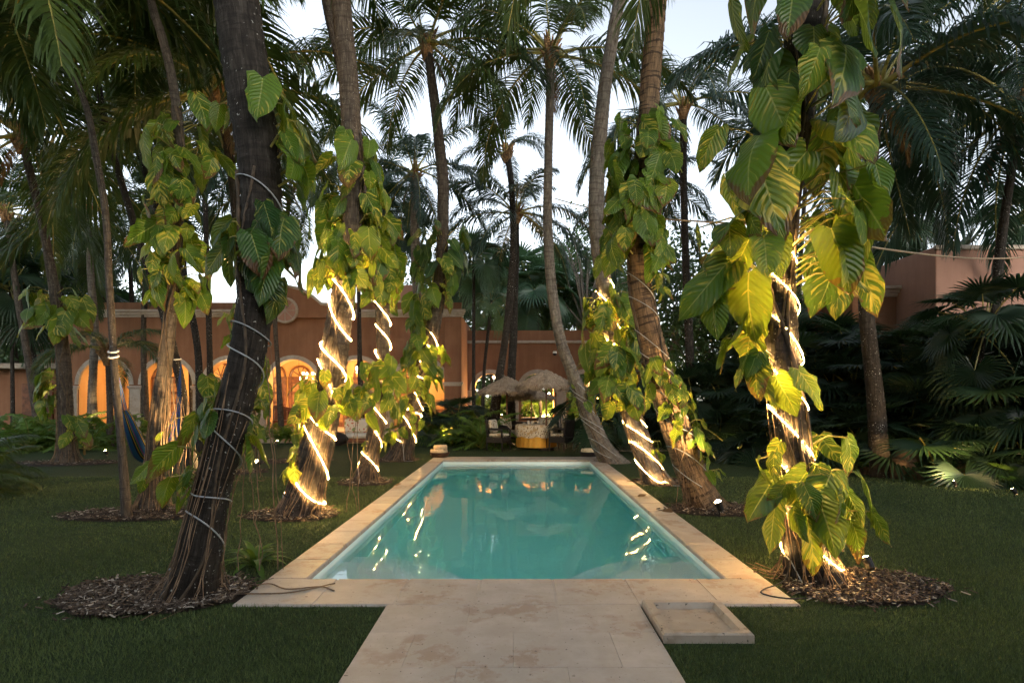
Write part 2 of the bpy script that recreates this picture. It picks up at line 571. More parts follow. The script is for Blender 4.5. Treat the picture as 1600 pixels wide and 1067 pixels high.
def link(name, me, parent=None, loc=None, rot=None, scale=None):
    o = bpy.data.objects.new(name, me)
    COL.objects.link(o)
    o.parent = parent
    if loc is not None:
        o.location = loc
    if rot is not None:
        o.rotation_euler = rot
    if scale is not None:
        o.scale = (scale,) * 3 if not hasattr(scale, '__len__') else scale
    return o


def tag(o, label=None, cat=None, group=None, kind=None):
    if label:
        o['label'] = label
    if cat:
        o['category'] = cat
    if group:
        o['group'] = group
    if kind:
        o['kind'] = kind
    return o


def thing(name, loc, label, cat, group=None, rz=0.0):
    o = link(name, None, None, loc, (0, 0, rz))
    return tag(o, label, cat, group)


def copy_tree(o, parent=None):
    c = o.copy()
    COL.objects.link(c)
    c.parent = parent
    for ch in o.children:
        copy_tree(ch, c)
    return c


def spline(pts, n):
    """Catmull-Rom through pts (tuples of any length), n samples evenly spread by chord length"""
    P = [np.array(p, float) for p in pts]
    P = [2 * P[0] - P[1]] + P + [2 * P[-1] - P[-2]]
    out = []
    for i in range(1, len(P) - 2):
        for t in np.linspace(0, 1, 12, endpoint=False):
            a, b, c, d = P[i - 1], P[i], P[i + 1], P[i + 2]
            out.append(0.5 * (2 * b + (c - a) * t + (2 * a - 5 * b + 4 * c - d) * t * t + (3 * b - a - 3 * c + d) * t ** 3))
    out.append(P[-2])
    Q = np.array(out)
    s = np.concatenate([[0], np.cumsum(np.linalg.norm(np.diff(Q[:, :3], axis=0), axis=1))])
    x = np.linspace(0, s[-1], n)
    return np.stack([np.interp(x, s, Q[:, k]) for k in range(Q.shape[1])], 1)

# ---------------------------------------------------------------- ground, deck, pool
PX, PY0, PY1 = 1.85, 5.02, 14.50         # pool edge
DX, DY0, DY1 = 2.20, 4.39, 15.25         # deck edge
b = MB()
gx, gy0, gy1, zz = 160.0, -60.0, 260.0, -0.02
hx, hy0, hy1 = PX + 0.12, PY0 - 0.12, PY1 + 0.12
for (x0, x1, y0, y1) in ((-gx, gx, gy0, hy0), (-gx, gx, hy1, gy1), (-gx, -hx, hy0, hy1), (hx, gx, hy0, hy1)):
    b.add([(x0, y0, zz), (x1, y0, zz), (x1, y1, zz), (x0, y1, zz)], [(0, 1, 2, 3)])
tag(b.build('lawn', 'turf'), kind='structure')

deck = link('pool_deck', None)
tag(deck, kind='structure')
gap = 0.002
slab_cache = {}


def slab(x0, x1, y0, y1, parent, mat='trav', z=0.0, th=0.055, bev=0.002):
    key = (round(x1 - x0, 3), round(y1 - y0, 3), mat, th, bev)
    if key not in slab_cache:
        slab_cache[key] = MB().box((0, 0, -th / 2), (x1 - x0 - gap, y1 - y0 - gap, th), bev).build('#slab', mat)
    o = link('slab', slab_cache[key], parent, ((x0 + x1) / 2, (y0 + y1) / 2, z + random.uniform(-0.0012, 0.0012)))
    o.rotation_euler = (random.uniform(-.0007, .0007), random.uniform(-.0007, .0007), 0)
    return o


b = MB()
for (x0, x1, y0, y1) in ((-DX + .01, -PX - .03, DY0 + .01, DY1 - .01), (PX + .03, DX - .01, DY0 + .01, DY1 - .01), (-PX - .03, PX + .03, DY0 + .01, PY0 - .03), (-PX - .03, PX + .03, PY1 + .03, DY1 - .01), (-.99, .94, -1.6, DY0 + .01)):
    b.box(((x0 + x1) / 2, (y0 + y1) / 2, -.026), (x1 - x0, y1 - y0, .044))
b.build('grout_bed', 'trav', deck)
n = 16
for k in range(n):
    y0, y1 = PY0 + (PY1 - PY0) * k / n, PY0 + (PY1 - PY0) * (k + 1) / n
    slab(-DX, -PX, y0, y1, deck, bev=0.012)
    slab(PX, DX, y0, y1, deck, bev=0.012)
for y0, y1 in ((DY0, PY0), (PY1, DY1)):
    xs = np.linspace(-DX, DX, 8)
    for k in range(7):
        slab(xs[k], xs[k + 1], y0, y1, deck, bev=0.012)
y, r = DY0, 0
while y > -1.5:
    cuts = [-1.0, -0.35, 0.30, 0.95] if r % 2 == 0 else [-1.0, -0.68, -0.02, 0.63, 0.95]
    for k in range(len(cuts) - 1):
        slab(cuts[k], cuts[k + 1], y - 0.51, y, deck)
    y -= 0.51
    r += 1

pool = thing('swimming_pool', (0, (PY0 + PY1) / 2, 0), 'long rectangular swimming pool with pale turquoise plaster sunk in the lawn', 'pool')
po = Vector(pool.location)
wx, wy0, wy1, ZB = PX + 0.02, PY0 - 0.02, PY1 + 0.02, -1.12
b = MB()
for (a, c, d, e) in (((-wx, wy0), (-wx, wy1), 0, 0), ((-wx, wy1), (wx, wy1), 0, 0), ((wx, wy1), (wx, wy0), 0, 0), ((wx, wy0), (-wx, wy0), 0, 0)):
    b.add([(a[0], a[1], ZB), (c[0], c[1], ZB), (c[0], c[1], -0.05), (a[0], a[1], -0.05)], [(0, 3, 2, 1)])
b.build('pool_wall', 'liner', pool, org=po)
b = MB()
b.add([(-wx, wy0, ZB), (wx, wy0, ZB), (wx, wy1, ZB), (-wx, wy1, ZB)], [(0, 1, 2, 3)])
b.build('pool_floor', 'liner', pool, org=po)
for (ya, zt) in ((13.45, -0.80), (13.8, -0.55), (14.15, -0.30)):
    MB().box((0, (ya + wy1) / 2, (zt + ZB) / 2), (2 * wx - 0.004, wy1 - ya, zt - ZB), 0.02).build('step', 'liner', pool, org=po)
for sx in (-1, 1):
    for (rad, zt) in ((1.55, -0.55), (1.1, -0.30)):
        pts = [(0, 0)] + [(rad * math.cos(a), rad * math.sin(a)) for a in np.linspace(0, PI / 2, 15)]
        vs = [(sx * (wx - 0.003 - p[0]), wy0 + 0.003 + p[1], z) for z in (ZB, zt) for p in pts]
        k = len(pts)
        fs = [tuple(range(k, 2 * k))] + [(i, (i + 1) % k, k + (i + 1) % k, k + i) for i in range(k)]
        if sx < 0:
            pass
        MB().add(vs, fs).build('corner_step', 'liner', pool, org=po)
# little skimmer mouth and a wall lamp niche, both on the far wall
WZ = -0.115
b = MB()
e = 0.01
b.box((0, (PY0 + PY1) / 2, (WZ + ZB - 0.05) / 2), (2 * (wx + e), wy1 - wy0 + 2 * e, WZ - ZB + 0.05))
wt = b.build('pool_water', 'water')
tag(wt, kind='structure')

# shallow stone tray beside the walkway
tr = thing('stone_tray', (1.26, 4.05, 0), 'shallow square stone foot basin on the turf beside the walkway', 'basin')
b = MB()
x0, x1, y0, y1, zt, zi, rw = 0.965, 1.565, 3.74, 4.375, 0.046, 0.006, 0.068
o4 = [(x0, y0), (x1, y0), (x1, y1), (x0, y1)]
i4 = [(x0 + rw, y0 + rw), (x1 - rw, y0 + rw), (x1 - rw, y1 - rw), (x0 + rw, y1 - rw)]
f4 = [(x0 + rw + .02, y0 + rw + .02), (x1 - rw - .02, y0 + rw + .02), (x1 - rw - .02, y1 - rw - .02), (x0 + rw + .02, y1 - rw - .02)]
ob = [(x0 - .0, y0 - .0), (x1 + .0, y0 - .0), (x1 + .0, y1 + .0), (x0 - .0, y1 + .0)]
rings = [[(p[0], p[1], -0.03) for p in ob], [(p[0], p[1], zt - .012) for p in ob],
         [(p[0] + (0.012 if p[0] < 1.2 else -0.012), p[1] + (0.012 if p[1] < 4 else -0.012), zt) for p in ob],
         [(p[0], p[1], zt) for p in i4], [(p[0], p[1], zi) for p in f4]]
vs = [v for r_ in rings for v in r_]
fs = [(4 * r_ + k, 4 * r_ + (k + 1) % 4, 4 * r_ + 4 + (k + 1) % 4, 4 * r_ + 4 + k) for r_ in range(4) for k in range(4)] + [(16, 17, 18, 19)]
b.add(vs, fs)
b.build('tray_body', 'basin', tr, org=tr.location)

# terraces
tl = link('terrace', None)
tag(tl, kind='structure')
YL, YR = 24.0, 27.0
for k in range(13):
    for j in range(3):
        slab(-18 + 1.2 * k, -16.8 + 1.2 * k, 20.0 + 1.3 * j, 21.3 + 1.3 * j, tl, 'paver', 0.10, 0.14, 0.01)
for k in range(5):
    for j in range(9):
        slab(2.2 + 0.9 * k, 3.1 + 0.9 * k, 16.9 + 1.1 * j, 18.0 + 1.1 * j, tl, 'paver', 0.012, 0.05, 0.005)


# ---------------------------------------------------------------- house
def arch_wall(x0, x1, z0, z1, y, th, arches, n=16):  # reveals take the lighter second material, warm light put into their colour
    b = MB()

    def quad(p, flip=False, m=0):
        b.add(p, [(0, 1, 2, 3) if not flip else (3, 2, 1, 0)], None, m)

    def face(xa, xb, za, zb):
        quad([(xa, y, za), (xb, y, za), (xb, y, zb), (xa, y, zb)])
        quad([(xa, y + th, za), (xb, y + th, za), (xb, y + th, zb), (xa, y + th, zb)], True)

    px = x0
    for (cx, hw, zs, sill) in arches:
        face(px, cx - hw, z0, z1)
        if sill > z0:
            face(cx - hw, cx + hw, z0, sill)
            quad([(cx - hw, y, sill), (cx + hw, y, sill), (cx + hw, y + th, sill), (cx - hw, y + th, sill)], False, 1)
        A = [(cx + hw * math.cos(t), zs + hw * math.sin(t)) for t in np.linspace(PI, 0, n + 1)]
        for (xa, za), (xb, zb) in zip(A[:-1], A[1:]):
            quad([(xa, y, za), (xb, y, zb), (xb, y, z1), (xa, y, z1)])
            quad([(xa, y + th, za), (xb, y + th, zb), (xb, y + th, z1), (xa, y + th, z1)], True)
            quad([(xa, y, za), (xa, y + th, za), (xb, y + th, zb), (xb, y, zb)], False, 1)
        quad([(cx - hw, y, sill), (cx - hw, y + th, sill), (cx - hw, y + th, zs), (cx - hw, y, zs)], False, 1)
        quad([(cx + hw, y, sill), (cx + hw, y + th, sill), (cx + hw, y + th, zs), (cx + hw, y, zs)], True, 1)
        px = cx + hw
    face(px, x1, z0, z1)
    quad([(x0, y, z1), (x1, y, z1), (x1, y + th, z1), (x0, y + th, z1)])
    quad([(x0, y, z0), (x0, y + th, z0), (x0, y + th, z1), (x0, y, z1)], True)
    quad([(x1, y, z0), (x1, y + th, z0), (x1, y + th, z1), (x1, y, z1)])
    return b


def arch_ring(cx, hw, zs, y, wdt=0.17, proud=0.05, n=18):
    b = MB()
    vs = []
    for t in np.linspace(PI, 0, n + 1):
        c, s = math.cos(t), math.sin(t)
        for (rr, yy) in ((hw - 0.012, y + 0.05), (hw - 0.012, y - proud), (hw + wdt * .45, y - proud), (hw + wdt * .55, y - proud * .6), (hw + wdt, y - proud * .6), (hw + wdt, y + 0.003)):
            vs.append((cx + rr * c, yy, zs + rr * s))
    fs = []
    for i in range(n):
        for k in range(5):
            a = i * 6 + k
            fs.append((a, a + 6, a + 7, a + 1))
    return b.add(vs, fs)


def moulding(x0, x1, z, y, h=0.22, proud=0.18, steps=3):
    b = MB()
    for k in range(steps):
        p = proud * (k + 1) / steps
        b.box(((x0 + x1) / 2, y - p / 2 + 0.01, z - h / 2 + h * (k + 0.5) / steps), (x1 - x0 + 2 * p * 0.6, p + 0.02, h / steps - 0.002), 0.008)
    return b


XL0, XL1 = -19.1, -2.32
hl = thing('house', (-9.7, YL, 0), 'long terracotta stucco house wing with stone arches and a lit loggia behind the palms', 'house')
ho = Vector(hl.location)
arL = [(W(p, 600, YL).x, 1.07, 2.12, 0.10) for p in (163, 262, 360, 458, 558, 656)]
arch_wall(XL0, XL1, 0, 5.05, YL, 0.5, arL).build('front_wall', ['terra', 'ochre'], hl, org=ho)
for (cx, hw, zs, si) in arL:
    arch_ring(cx, hw, zs, YL).build('arch_moulding', 'stone', hl, org=ho, smooth=False)
pil = [(arL[k][0] + arL[k + 1][0]) / 2 for k in range(5)] + [arL[-1][0] + 1.335, arL[0][0] - 1.335]
for x in pil:
    b = MB()
    b.box((x, YL - 0.035, 1.0), (0.46, 0.09, 1.86), 0.01)
    b.box((x, YL - 0.06, 2.02), (0.62, 0.15, 0.10), 0.015)
    b.box((x, YL - 0.05, 1.94), (0.54, 0.12, 0.055), 0.012)
    b.box((x, YL - 0.055, 0.2), (0.56, 0.13, 0.24), 0.015)
    b.build('pilaster', 'stone', hl, org=ho)
moulding(XL0, XL1, 5.10, YL, 0.30, 0.26).build('cornice', 'stone', hl, org=ho)
MB().box(((XL0 + XL1) / 2, YL + 0.2, 5.42), (XL1 - XL0, 0.3, 0.34), 0.01).build('parapet', 'terra', hl, org=ho)
# corner pilaster
b = MB()
b.box((XL1 - 0.35, YL - 0.06, 2.5), (0.72, 0.16, 5.0), 0.01)
b.build('corner_pier', 'terra', hl, org=ho)
moulding(XL1 - 0.72, XL1 + 0.02, 2.14, YL - 0.14, 0.16, 0.12).build('pier_capital', 'stone', hl, org=ho)
moulding(XL1 - 0.74, XL1 + 0.05, 5.1, YL - 0.14, 0.30, 0.22).build('pier_cornice', 'stone', hl, org=ho)
# side wall of the wing going back to the set-back wing
MB().box((XL1 - 0.2, YL + 2.26, 2.5), (0.4, 3.5, 5.05)).build('side_wall', 'terra', hl, org=ho)
# gable with round window
gx_ = W(450, 500, YL).x
vs = []
gp = [(-2.1, 4.9), (-2.1, 5.35), (-1.5, 5.45), (-1.15, 5.75), (-0.7, 6.05), (0, 6.2), (0.7, 6.05), (1.15, 5.75), (1.5, 5.45), (2.1, 5.35), (2.1, 4.9)]
k = len(gp)
b = MB()
b.add([(gx_ + p[0], yy, p[1]) for yy in (YL - 0.28, YL + 0.3) for p in gp], [tuple(range(k)), tuple(reversed(range(k, 2 * k)))] + [(i, k + i, k + (i + 1) % k, (i + 1) % k) for i in range(k)])
b.build('gable', 'terra', hl, org=ho)
b = MB()
pts = [(gx_ + p[0], YL - 0.30, p[1] + 0.03) for p in gp[1:-1]]
b.tube(pts, 0.07, 6)
b.build('gable_coping', 'stone', hl, org=ho)
b = MB()
b.add([(gx_ + 0.46 * math.cos(a), YL - 0.29, 5.2 + 0.46 * math.sin(a)) for a in np.linspace(0, 2 * PI, 24, endpoint=False)], [tuple(range(24))])
ow = b.build('round_window', 'pink', hl, org=ho)
b = MB()
ring = [(gx_ + 0.5 * math.cos(a), YL - 0.31, 5.2 + 0.5 * math.sin(a)) for a in np.linspace(0, 2 * PI, 25)]
b.tube(ring, 0.06, 6, cap=False)
for a in np.linspace(0, PI, 4, endpoint=False):
    c, s = 0.46 * math.cos(a), 0.46 * math.sin(a)
    b.tube([(gx_ - c, YL - 0.315, 5.2 - s), (gx_ + c, YL - 0.315, 5.2 + s)], 0.015, 5)
b.build('window_grille', 'stone', ow, org=ho)
# upper block
u0, u1 = W(585, 450, 29).x, W(660, 450, 29).x
MB().box(((u0 + u1) / 2, 30.5, 5.6), (u1 - u0, 3.0, 3.4), 0.01).build('roof_block', 'pink', hl, org=ho)
moulding(u0, u1, 6.35, 29.0, 0.26, 0.2).build('roof_block_cornice', 'stone', hl, org=ho)
# loggia behind the arches
MB().box(((XL0 + XL1) / 2, 26.3, 0.04), (XL1 - XL0 - 0.5, 4.1, 0.16), 0.01).build('loggia_floor', 'paver', hl, org=ho)
MB().box(((XL0 + XL1) / 2, 26.3, 4.4), (XL1 - XL0 - 0.42, 4.3, 0.12)).build('loggia_ceiling', 'ochre', hl, org=ho)
MB().box(((XL0 + XL1) / 2, 28.35, 2.5), (XL1 - XL0, 0.3, 5.0)).build('back_wall', 'ochre', hl, org=ho)
MB().box((XL0 + 0.2, 26.25, 2.5), (0.4, 3.5, 5.0)).build('end_wall', 'ochre', hl, org=ho)
for k in range(13):
    MB().box((XL0 + 1.0 + 1.25 * k, 26.3, 4.22), (.16, 4.0, .2), .015).build('ceiling_beam', 'wood', hl, org=ho)
MB().box(((XL0 + XL1) / 2, 28.19, .55), (XL1 - XL0 - 1, .03, .9), .005).build('wainscot', 'wood', hl, org=ho)
# panelled doors with small panes in the back wall
for k, p in enumerate((262, 345, 425, 470, 520, 575, 640)):
    x = W(p, 600, 28.2).x
    hw = 0.62 if k != 3 else 0.45
    b = MB()
    b.box((x, 28.17, 1.30), (2 * hw, 0.07, 2.36), 0.01)
    b.box((x, 28.15, 2.53), (2 * hw + 0.24, 0.13, 0.13), 0.015)
    for s in (-1, 1):
        b.box((x + s * (hw + 0.05), 28.15, 1.3), (0.11, 0.13, 2.36), 0.012)
    d = b.build('door', 'wood', hl, org=ho)
    for s in (-1, 1):
        for j in range(4):
            MB().box((x + s * hw * 0.5, 28.128, 0.55 + 0.5 * j), (hw * 0.66, 0.03, 0.38), 0.012).build('door_panel', 'wood_pale', d, org=ho)
    fl = MB()
    fl.tube([(x + (hw + .05) * math.cos(t), 28.16, 2.6 + (hw + .05) * math.sin(t)) for t in np.linspace(PI, 0, 13)], .055, 6)
    for t in np.linspace(PI * .2, PI * .8, 4):
        fl.tube([(x, 28.18, 2.62), (x + hw * math.cos(t), 28.18, 2.6 + hw * math.sin(t))], .022, 5)
    fl.build('fanlight', 'wood', d, org=ho)
    bb = MB()
    bb.lathe([(0.0, -.03), (.03, -.02), (.03, .02), (0.0, .03)], 8, (x + 0.05, 28.10, 1.15))
    bb.build('door_knob', 'brass', d, org=ho)

# set-back wing with the garden arches
XR0, XR1 = -2.6, 7.2
hr = thing('garden_screen', (2.3, YR, 0), 'lower terracotta wall with three stone garden arches behind the thatched umbrellas', 'wall')
ro = Vector(hr.location)
cxs = [W(p, 610, YR).x for p in (766, 840, 914)]
arR = [(cxs[0], 0.78, 1.93, 0.58), (cxs[1], 0.78, 1.93, 0.58), (cxs[2], 0.78, 1.93, 0.0)]
arch_wall(XR0, XR1, 0, 4.75, YR, 0.55, arR).build('front_wall', ['terra', 'ochre'], hr, org=ro)
for (cx, hw, zs, si) in arR:
    arch_ring(cx, hw, zs, YR, 0.2, 0.06).build('arch_moulding', 'stone', hr, org=ro)
for x in ((cxs[0] + cxs[1]) / 2, (cxs[1] + cxs[2]) / 2, cxs[0] - 1.12, cxs[2] + 1.12):
    b = MB()
    b.box((x, YR - 0.03, 0.95), (0.46, 0.08, 1.9), 0.01)
    b.box((x, YR - 0.05, 1.86), (0.62, 0.13, 0.09), 0.012)
    b.box((x, YR - 0.05, 0.16), (0.6, 0.13, 0.30), 0.012)
    b.build('pilaster', 'stone', hr, org=ro)
MB().box(((XR0 + XR1) / 2, YR - 0.03, 4.2), (XR1 - XR0, 0.1, 0.13), 0.02).build('string_course', 'stone', hr, org=ro)
for cx in cxs[:2]:
    MB().box((cx, YR + 0.1, 0.60), (1.54, 0.62, 0.05), 0.012).build('sill', 'stone', hr, org=ro)
bl = [(cxs[0], 0.95, 2.0, 0.0), (cxs[1], 0.95, 2.0, 0.0), (cxs[2], 0.95, 2.0, 0.0)]
arch_wall(XR0, XR1, 0, 4.4, YR + 3.2, 0.3, bl).build('rear_wall', ['ochre', 'ochre'], hr, org=ro)
MB().box(((XR0 + XR1) / 2, YR + 1.9, 4.35), (XR1 - XR0, 2.6, 0.1)).build('roof_slab', 'ochre', hr, org=ro)
MB().box((XR1 - 0.15, YR + 1.9, 2.1), (0.3, 2.56, 4.3)).build('end_wall', 'terra', hr, org=ro)

# low annex far along the hedge
hb = thing('annex', (-20, 26, 0), 'low flat roofed terracotta annex behind the ferns and leaning trunks', 'house')
bo = Vector(hb.location)
xa, xb = W(-40, 600, 26).x, W(155, 600, 26).x
MB().box(((xa + xb) / 2, 28, 1.45), (xb - xa - 0.6, 4.0, 2.9)).build('wall', 'terra', hb, org=bo)
MB().box(((xa + xb) / 2, 27.8, 2.98), (xb - xa + 0.5, 5.0, 0.24), 0.02).build('roof_slab', 'stone', hb, org=bo)
MB().box(((xa + xb) / 2 + 0.5, 29, 3.6), (xb - xa - 1.6, 2.5, 1.0)).build('upper_wall', 'terra', hb, org=bo)
moulding(xa + 1.3, xb - 0.3, 4.15, 27.75, 0.16, 0.14).build('upper_cornice', 'stone', hb, org=bo)
MB().box((W(60, 600, 26).x, 25.98, 1.1), (1.4, 0.12, 2.2), 0.02).build('doorway', 'wood', hb, org=bo)

# unseen building added behind the camera: it keeps the evening sky off the garden's front
vb = thing('sky_blocker', (0, -9, 0), 'unseen terracotta building with a veranda, added behind the viewpoint to shade the garden front', 'house')
vo = Vector(vb.location)
arch_wall(-16, 16, 0, 6.6, -8.5, .5, [(x, 1.2, 2.3, 0.0) for x in (-12, -8, -4, 0, 4, 8, 12)]).build('sky_blocker_wall', ['terra', 'ochre'], vb, org=vo)
MB().box((0, -12.2, 3.3), (32, .3, 6.6)).build('rear_wall', 'ochre', vb, org=vo)
MB().box((0, -10.3, 6.73), (32.8, 4.6, .25), .03).build('roof_slab', 'stone', vb, org=vo)
for s_ in (-1, 1):
    MB().box((s_ * 15.8, -10.1, 3.25), (.4, 3.4, 6.5)).build('end_wall', 'terra', vb, org=vo)

# neighbouring building over the fan palm hedge
hc = thing('neighbour_building', (14, 18, 0), 'faded pink flat roofed building rising above the fan palm hedge', 'house')
co = Vector(hc.location)
c0 = W(1462, 420, 15.5).x
MB().box((c0 + 5, 20.5, 2.85), (10, 10, 5.7), 0.02).build('wall', 'pink', hc, org=co)
MB().box((c0 + 5, 15.48, 5.66), (10.1, 0.12, 0.12), 0.02).build('coping', 'stone', hc, org=co)
d0 = W(1335, 440, 17).x
MB().box(((d0 + c0) / 2 + 0.4, 19.2, 2.4), (c0 - d0 + 0.8, 4.2, 4.8), 0.02).build('low_wall', 'terra', hc, org=co)
moulding(d0, c0 + 0.3, 4.75, 17.1, 0.3, 0.25).build('cornice', 'stone', hc, org=co)


# ---------------------------------------------------------------- leaf libraries
def nz(v):
    return v / (np.linalg.norm(v) + 1e-9)


def frond_mesh(elev, bend, seed, mat='frond', n=78, L=4.0, lw=0.054, ll=1.12, side=0.0):
    rs = np.random.default_rng(seed)
    ns = 26
    P = [np.zeros(3)]
    T = []
    az = 0.0
    for i in range(ns):
        t = i / ns
        th = R(elev) - R(bend) * t ** 1.25
        az = side * t * t
        d = np.array([math.cos(th) * math.cos(az), math.cos(th) * math.sin(az), math.sin(th)])
        T.append(d)
        P.append(P[-1] + d * L / ns)
    T.append(T[-1])
    P, T = np.array(P), np.array(T)
    tt = np.linspace(0, 1, ns + 1)
    b = MB()
    b.tube([P[i] for i in range(0, ns + 1, 2)], list(np.interp(tt[::2], [0, .1, .3, 1], [0.06, 0.038, 0.024, 0.005])), 5, True, 1)
    g = np.array([0, 0, -1.0])
    for k in range(n):
        t = 0.16 + 0.835 * (k + 0.5) / n
        for s in (-1, 1):
            tj = min(0.995, t + rs.uniform(-.004, .004))
            p0 = np.array([np.interp(tj, tt, P[:, j]) for j in range(3)])
            tg = nz(np.array([np.interp(tj, tt, T[:, j]) for j in range(3)]))
            S = nz(np.cross(np.array([0, 0, 1.0]), tg) if abs(tg[2]) < 0.98 else np.array([0, 1.0, 0])) * s
            N = nz(np.cross(tg, S)) * s
            al = R(np.interp(t, [.15, .5, 1], [68, 50, 22])) + rs.normal(0, .05)
            d = nz(tg * math.cos(al) + S * math.sin(al) + N * (0.2 + rs.normal(0, .12)))
            l = ll * np.interp(t, [.15, .35, .6, .85, 1], [.55, 1, .95, .62, .28]) * rs.uniform(.9, 1.08)
            w = lw * np.interp(t, [.15, .4, 1], [.8, 1, .55])
            dr = rs.uniform(0.5, 1.35)
            pts, ds = [p0], [d]
            for j, ln in enumerate((0.3, 0.36, 0.34)):
                pts.append(pts[-1] + ds[-1] * l * ln)
                ds.append(nz(ds[-1] + g * dr * (0.55 + 0.55 * j)))
            vs, uv = [], []
            for j in range(3):
                wv = nz(tg - ds[j] * np.dot(tg, ds[j])) * w * (0.55, 1.0, 0.72)[j] * 0.5
                vs += [pts[j] - wv, pts[j] + wv]
                uv += [(0, j / 3), (1, j / 3)]
            vs.append(pts[3])
            uv.append((.5, 1))
            b.add(vs, [(0, 1, 3, 2), (2, 3, 5, 4), (4, 5, 6)] if s > 0 else [(1, 0, 2, 3), (3, 2, 4, 5), (5, 4, 6)], uv, 0)
    return b.build('#frond', [mat, 'rachis'])


def remat(me, mat):
    c = me.copy()
    c.materials[0] = M[mat]
    return c


ELEV = [(82, 50), (68, 72), (52, 86), (38, 92), (24, 90), (8, 80), (-10, 66), (-30, 48), (-55, 30)]
FRONDS = [[frond_mesh(e, bd, 10 * i + j, side=(-.35, .3)[j]) for j in range(2)] for i, (e, bd) in enumerate(ELEV)]
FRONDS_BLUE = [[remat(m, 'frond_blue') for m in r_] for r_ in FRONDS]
FRONDS_DRY = [[remat(m, 'frond_dry') for m in r_] for r_ in FRONDS[-2:]]
FERNS = [[frond_mesh(e, bd, 300 + 10 * i + j, 'fern', n=26, lw=0.16, ll=0.75, side=(-.3, .3)[j]) for j in range(2)] for i, (e, bd) in enumerate([(75, 80), (55, 90), (35, 80), (15, 60)])]


def fan_mesh(elev, seed, mat='fan', seg=34, pet=1.0, rad=0.78, droop=0.35):
    rs = np.random.default_rng(seed)
    b = MB()
    pts = []
    th = R(elev)
    p = np.zeros(3)
    for i in range(6):
        pts.append(p.copy())
        p = p + np.array([math.cos(th), 0, math.sin(th)]) * pet / 6
        th -= R(5)
    c = pts[-1]
    b.tube(pts, [0.014] * 5 + [0.009], 4, True, 1)
    th -= R(18)
    D = np.array([math.cos(th), 0, math.sin(th)])
    S = np.array([0, 1.0, 0])
    N = np.cross(D, S)
    g = np.array([0, 0, -1.0])
    span = R(152)
    da = 2 * span / seg
    for k in range(seg):
        a = -span + da * (k + 0.5)
        ln = rad * (0.72 + 0.28 * math.cos(a * 0.5)) * rs.uniform(.9, 1.05)

        def at(ang, r_, lift):
            return c + (D * math.cos(ang) + S * math.sin(ang)) * r_ + N * (lift - 0.10 * r_ * math.cos(ang)) + N * 0.12 * abs(math.sin(ang)) * r_
        rm = ln * rs.uniform(.42, .55)
        ml, mc, mr = at(a - da * .5, rm, 0), at(a, rm, 0.022), at(a + da * .5, rm, 0)
        r2 = ln * 0.78
        g2 = g * droop * 0.12 * rs.uniform(.6, 1.4)
        nl, nr = at(a - da * .2, r2, 0) + g2, at(a + da * .2, r2, 0) + g2
        tip = at(a + rs.normal(0, .03), ln, 0) + g * droop * 0.36 * rs.uniform(.5, 1.5)
        b.add([c, ml, mc, mr, nl, nr, tip], [(0, 1, 2), (0, 2, 3), (1, 4, 2), (2, 4, 5), (2, 5, 3), (4, 6, 5)], [(.5, 0), (0, .5), (.5, .5), (1, .5), (.3, .8), (.7, .8), (.5, 1)], 0)
    return b.build('#fan', [mat, 'rachis'])


FANS = [fan_mesh(e, 50 + i, droop=dr) for i, (e, dr) in enumerate([(80, .2), (60, .3), (45, .35), (28, .4), (10, .5), (-12, .7), (-40, .8)])]
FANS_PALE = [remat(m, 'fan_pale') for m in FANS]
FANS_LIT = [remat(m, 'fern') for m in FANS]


def pothos_mesh(seed, mat, slits=0, curl=0.35, fold=0.18):
    rs = np.random.default_rng(seed)
    V_ = [0.0, .05, .15, .28, .42, .56, .70, .82, .92, 1.0]
    Wd = [0.15, .25, .315, .345, .335, .30, .235, .15, .07, 0.0]
    cols = [-1, -.5, 0, .5, 1]
    vs, uv, fs = [], [], []
    ph = rs.uniform(0, 6.28, 4)
    for i, v in enumerate(V_):
        for c in cols:
            wdt = Wd[i] * (1 + 0.05 * rs.normal()) if abs(c) == 1 else Wd[i]
            if slits and abs(c) == 1 and 1 < i < 8 and rs.random() < 0.45:
                wdt *= 0.72
            y = c * wdt
            x = v
            if i == 0:
                x = -0.13 * abs(c) ** 0.8 + 0.02
            elif i == 1:
                x = v - 0.07 * abs(c)
            z = fold * abs(y) - curl * x * x * 0.7 + 0.035 * math.sin(9 * x + ph[0] + c) * abs(c) + 0.02 * math.sin(5 * x + ph[1]) * c - 0.22 * (abs(c) ** 3) * wdt * rs.uniform(.6, 1.2)
            yy = y + 0.04 * math.sin(3 * x + ph[2]) * x
            vs.append((x, yy, z))
            uv.append((0.5 + 0.5 * c, v))
    for i in range(len(V_) - 1):
        for k in range(4):
            a = i * 5 + k
            fs.append((a, a + 5, a + 6, a + 1))
    return MB().add(vs, fs, uv).build('#pothos', mat, smooth=True)


POTHOS = [pothos_mesh(k, 'pothos', slits=(k % 3 == 0), curl=(0.15, .3, .45, .6, .25, .4, 0.1, 0.5)[k], fold=(.1, .2, .05, .15, .25, .0, .3, .1)[k]) for k in range(8)]
POTHOS_D = [remat(m, 'pothos_dark') for m in POTHOS]


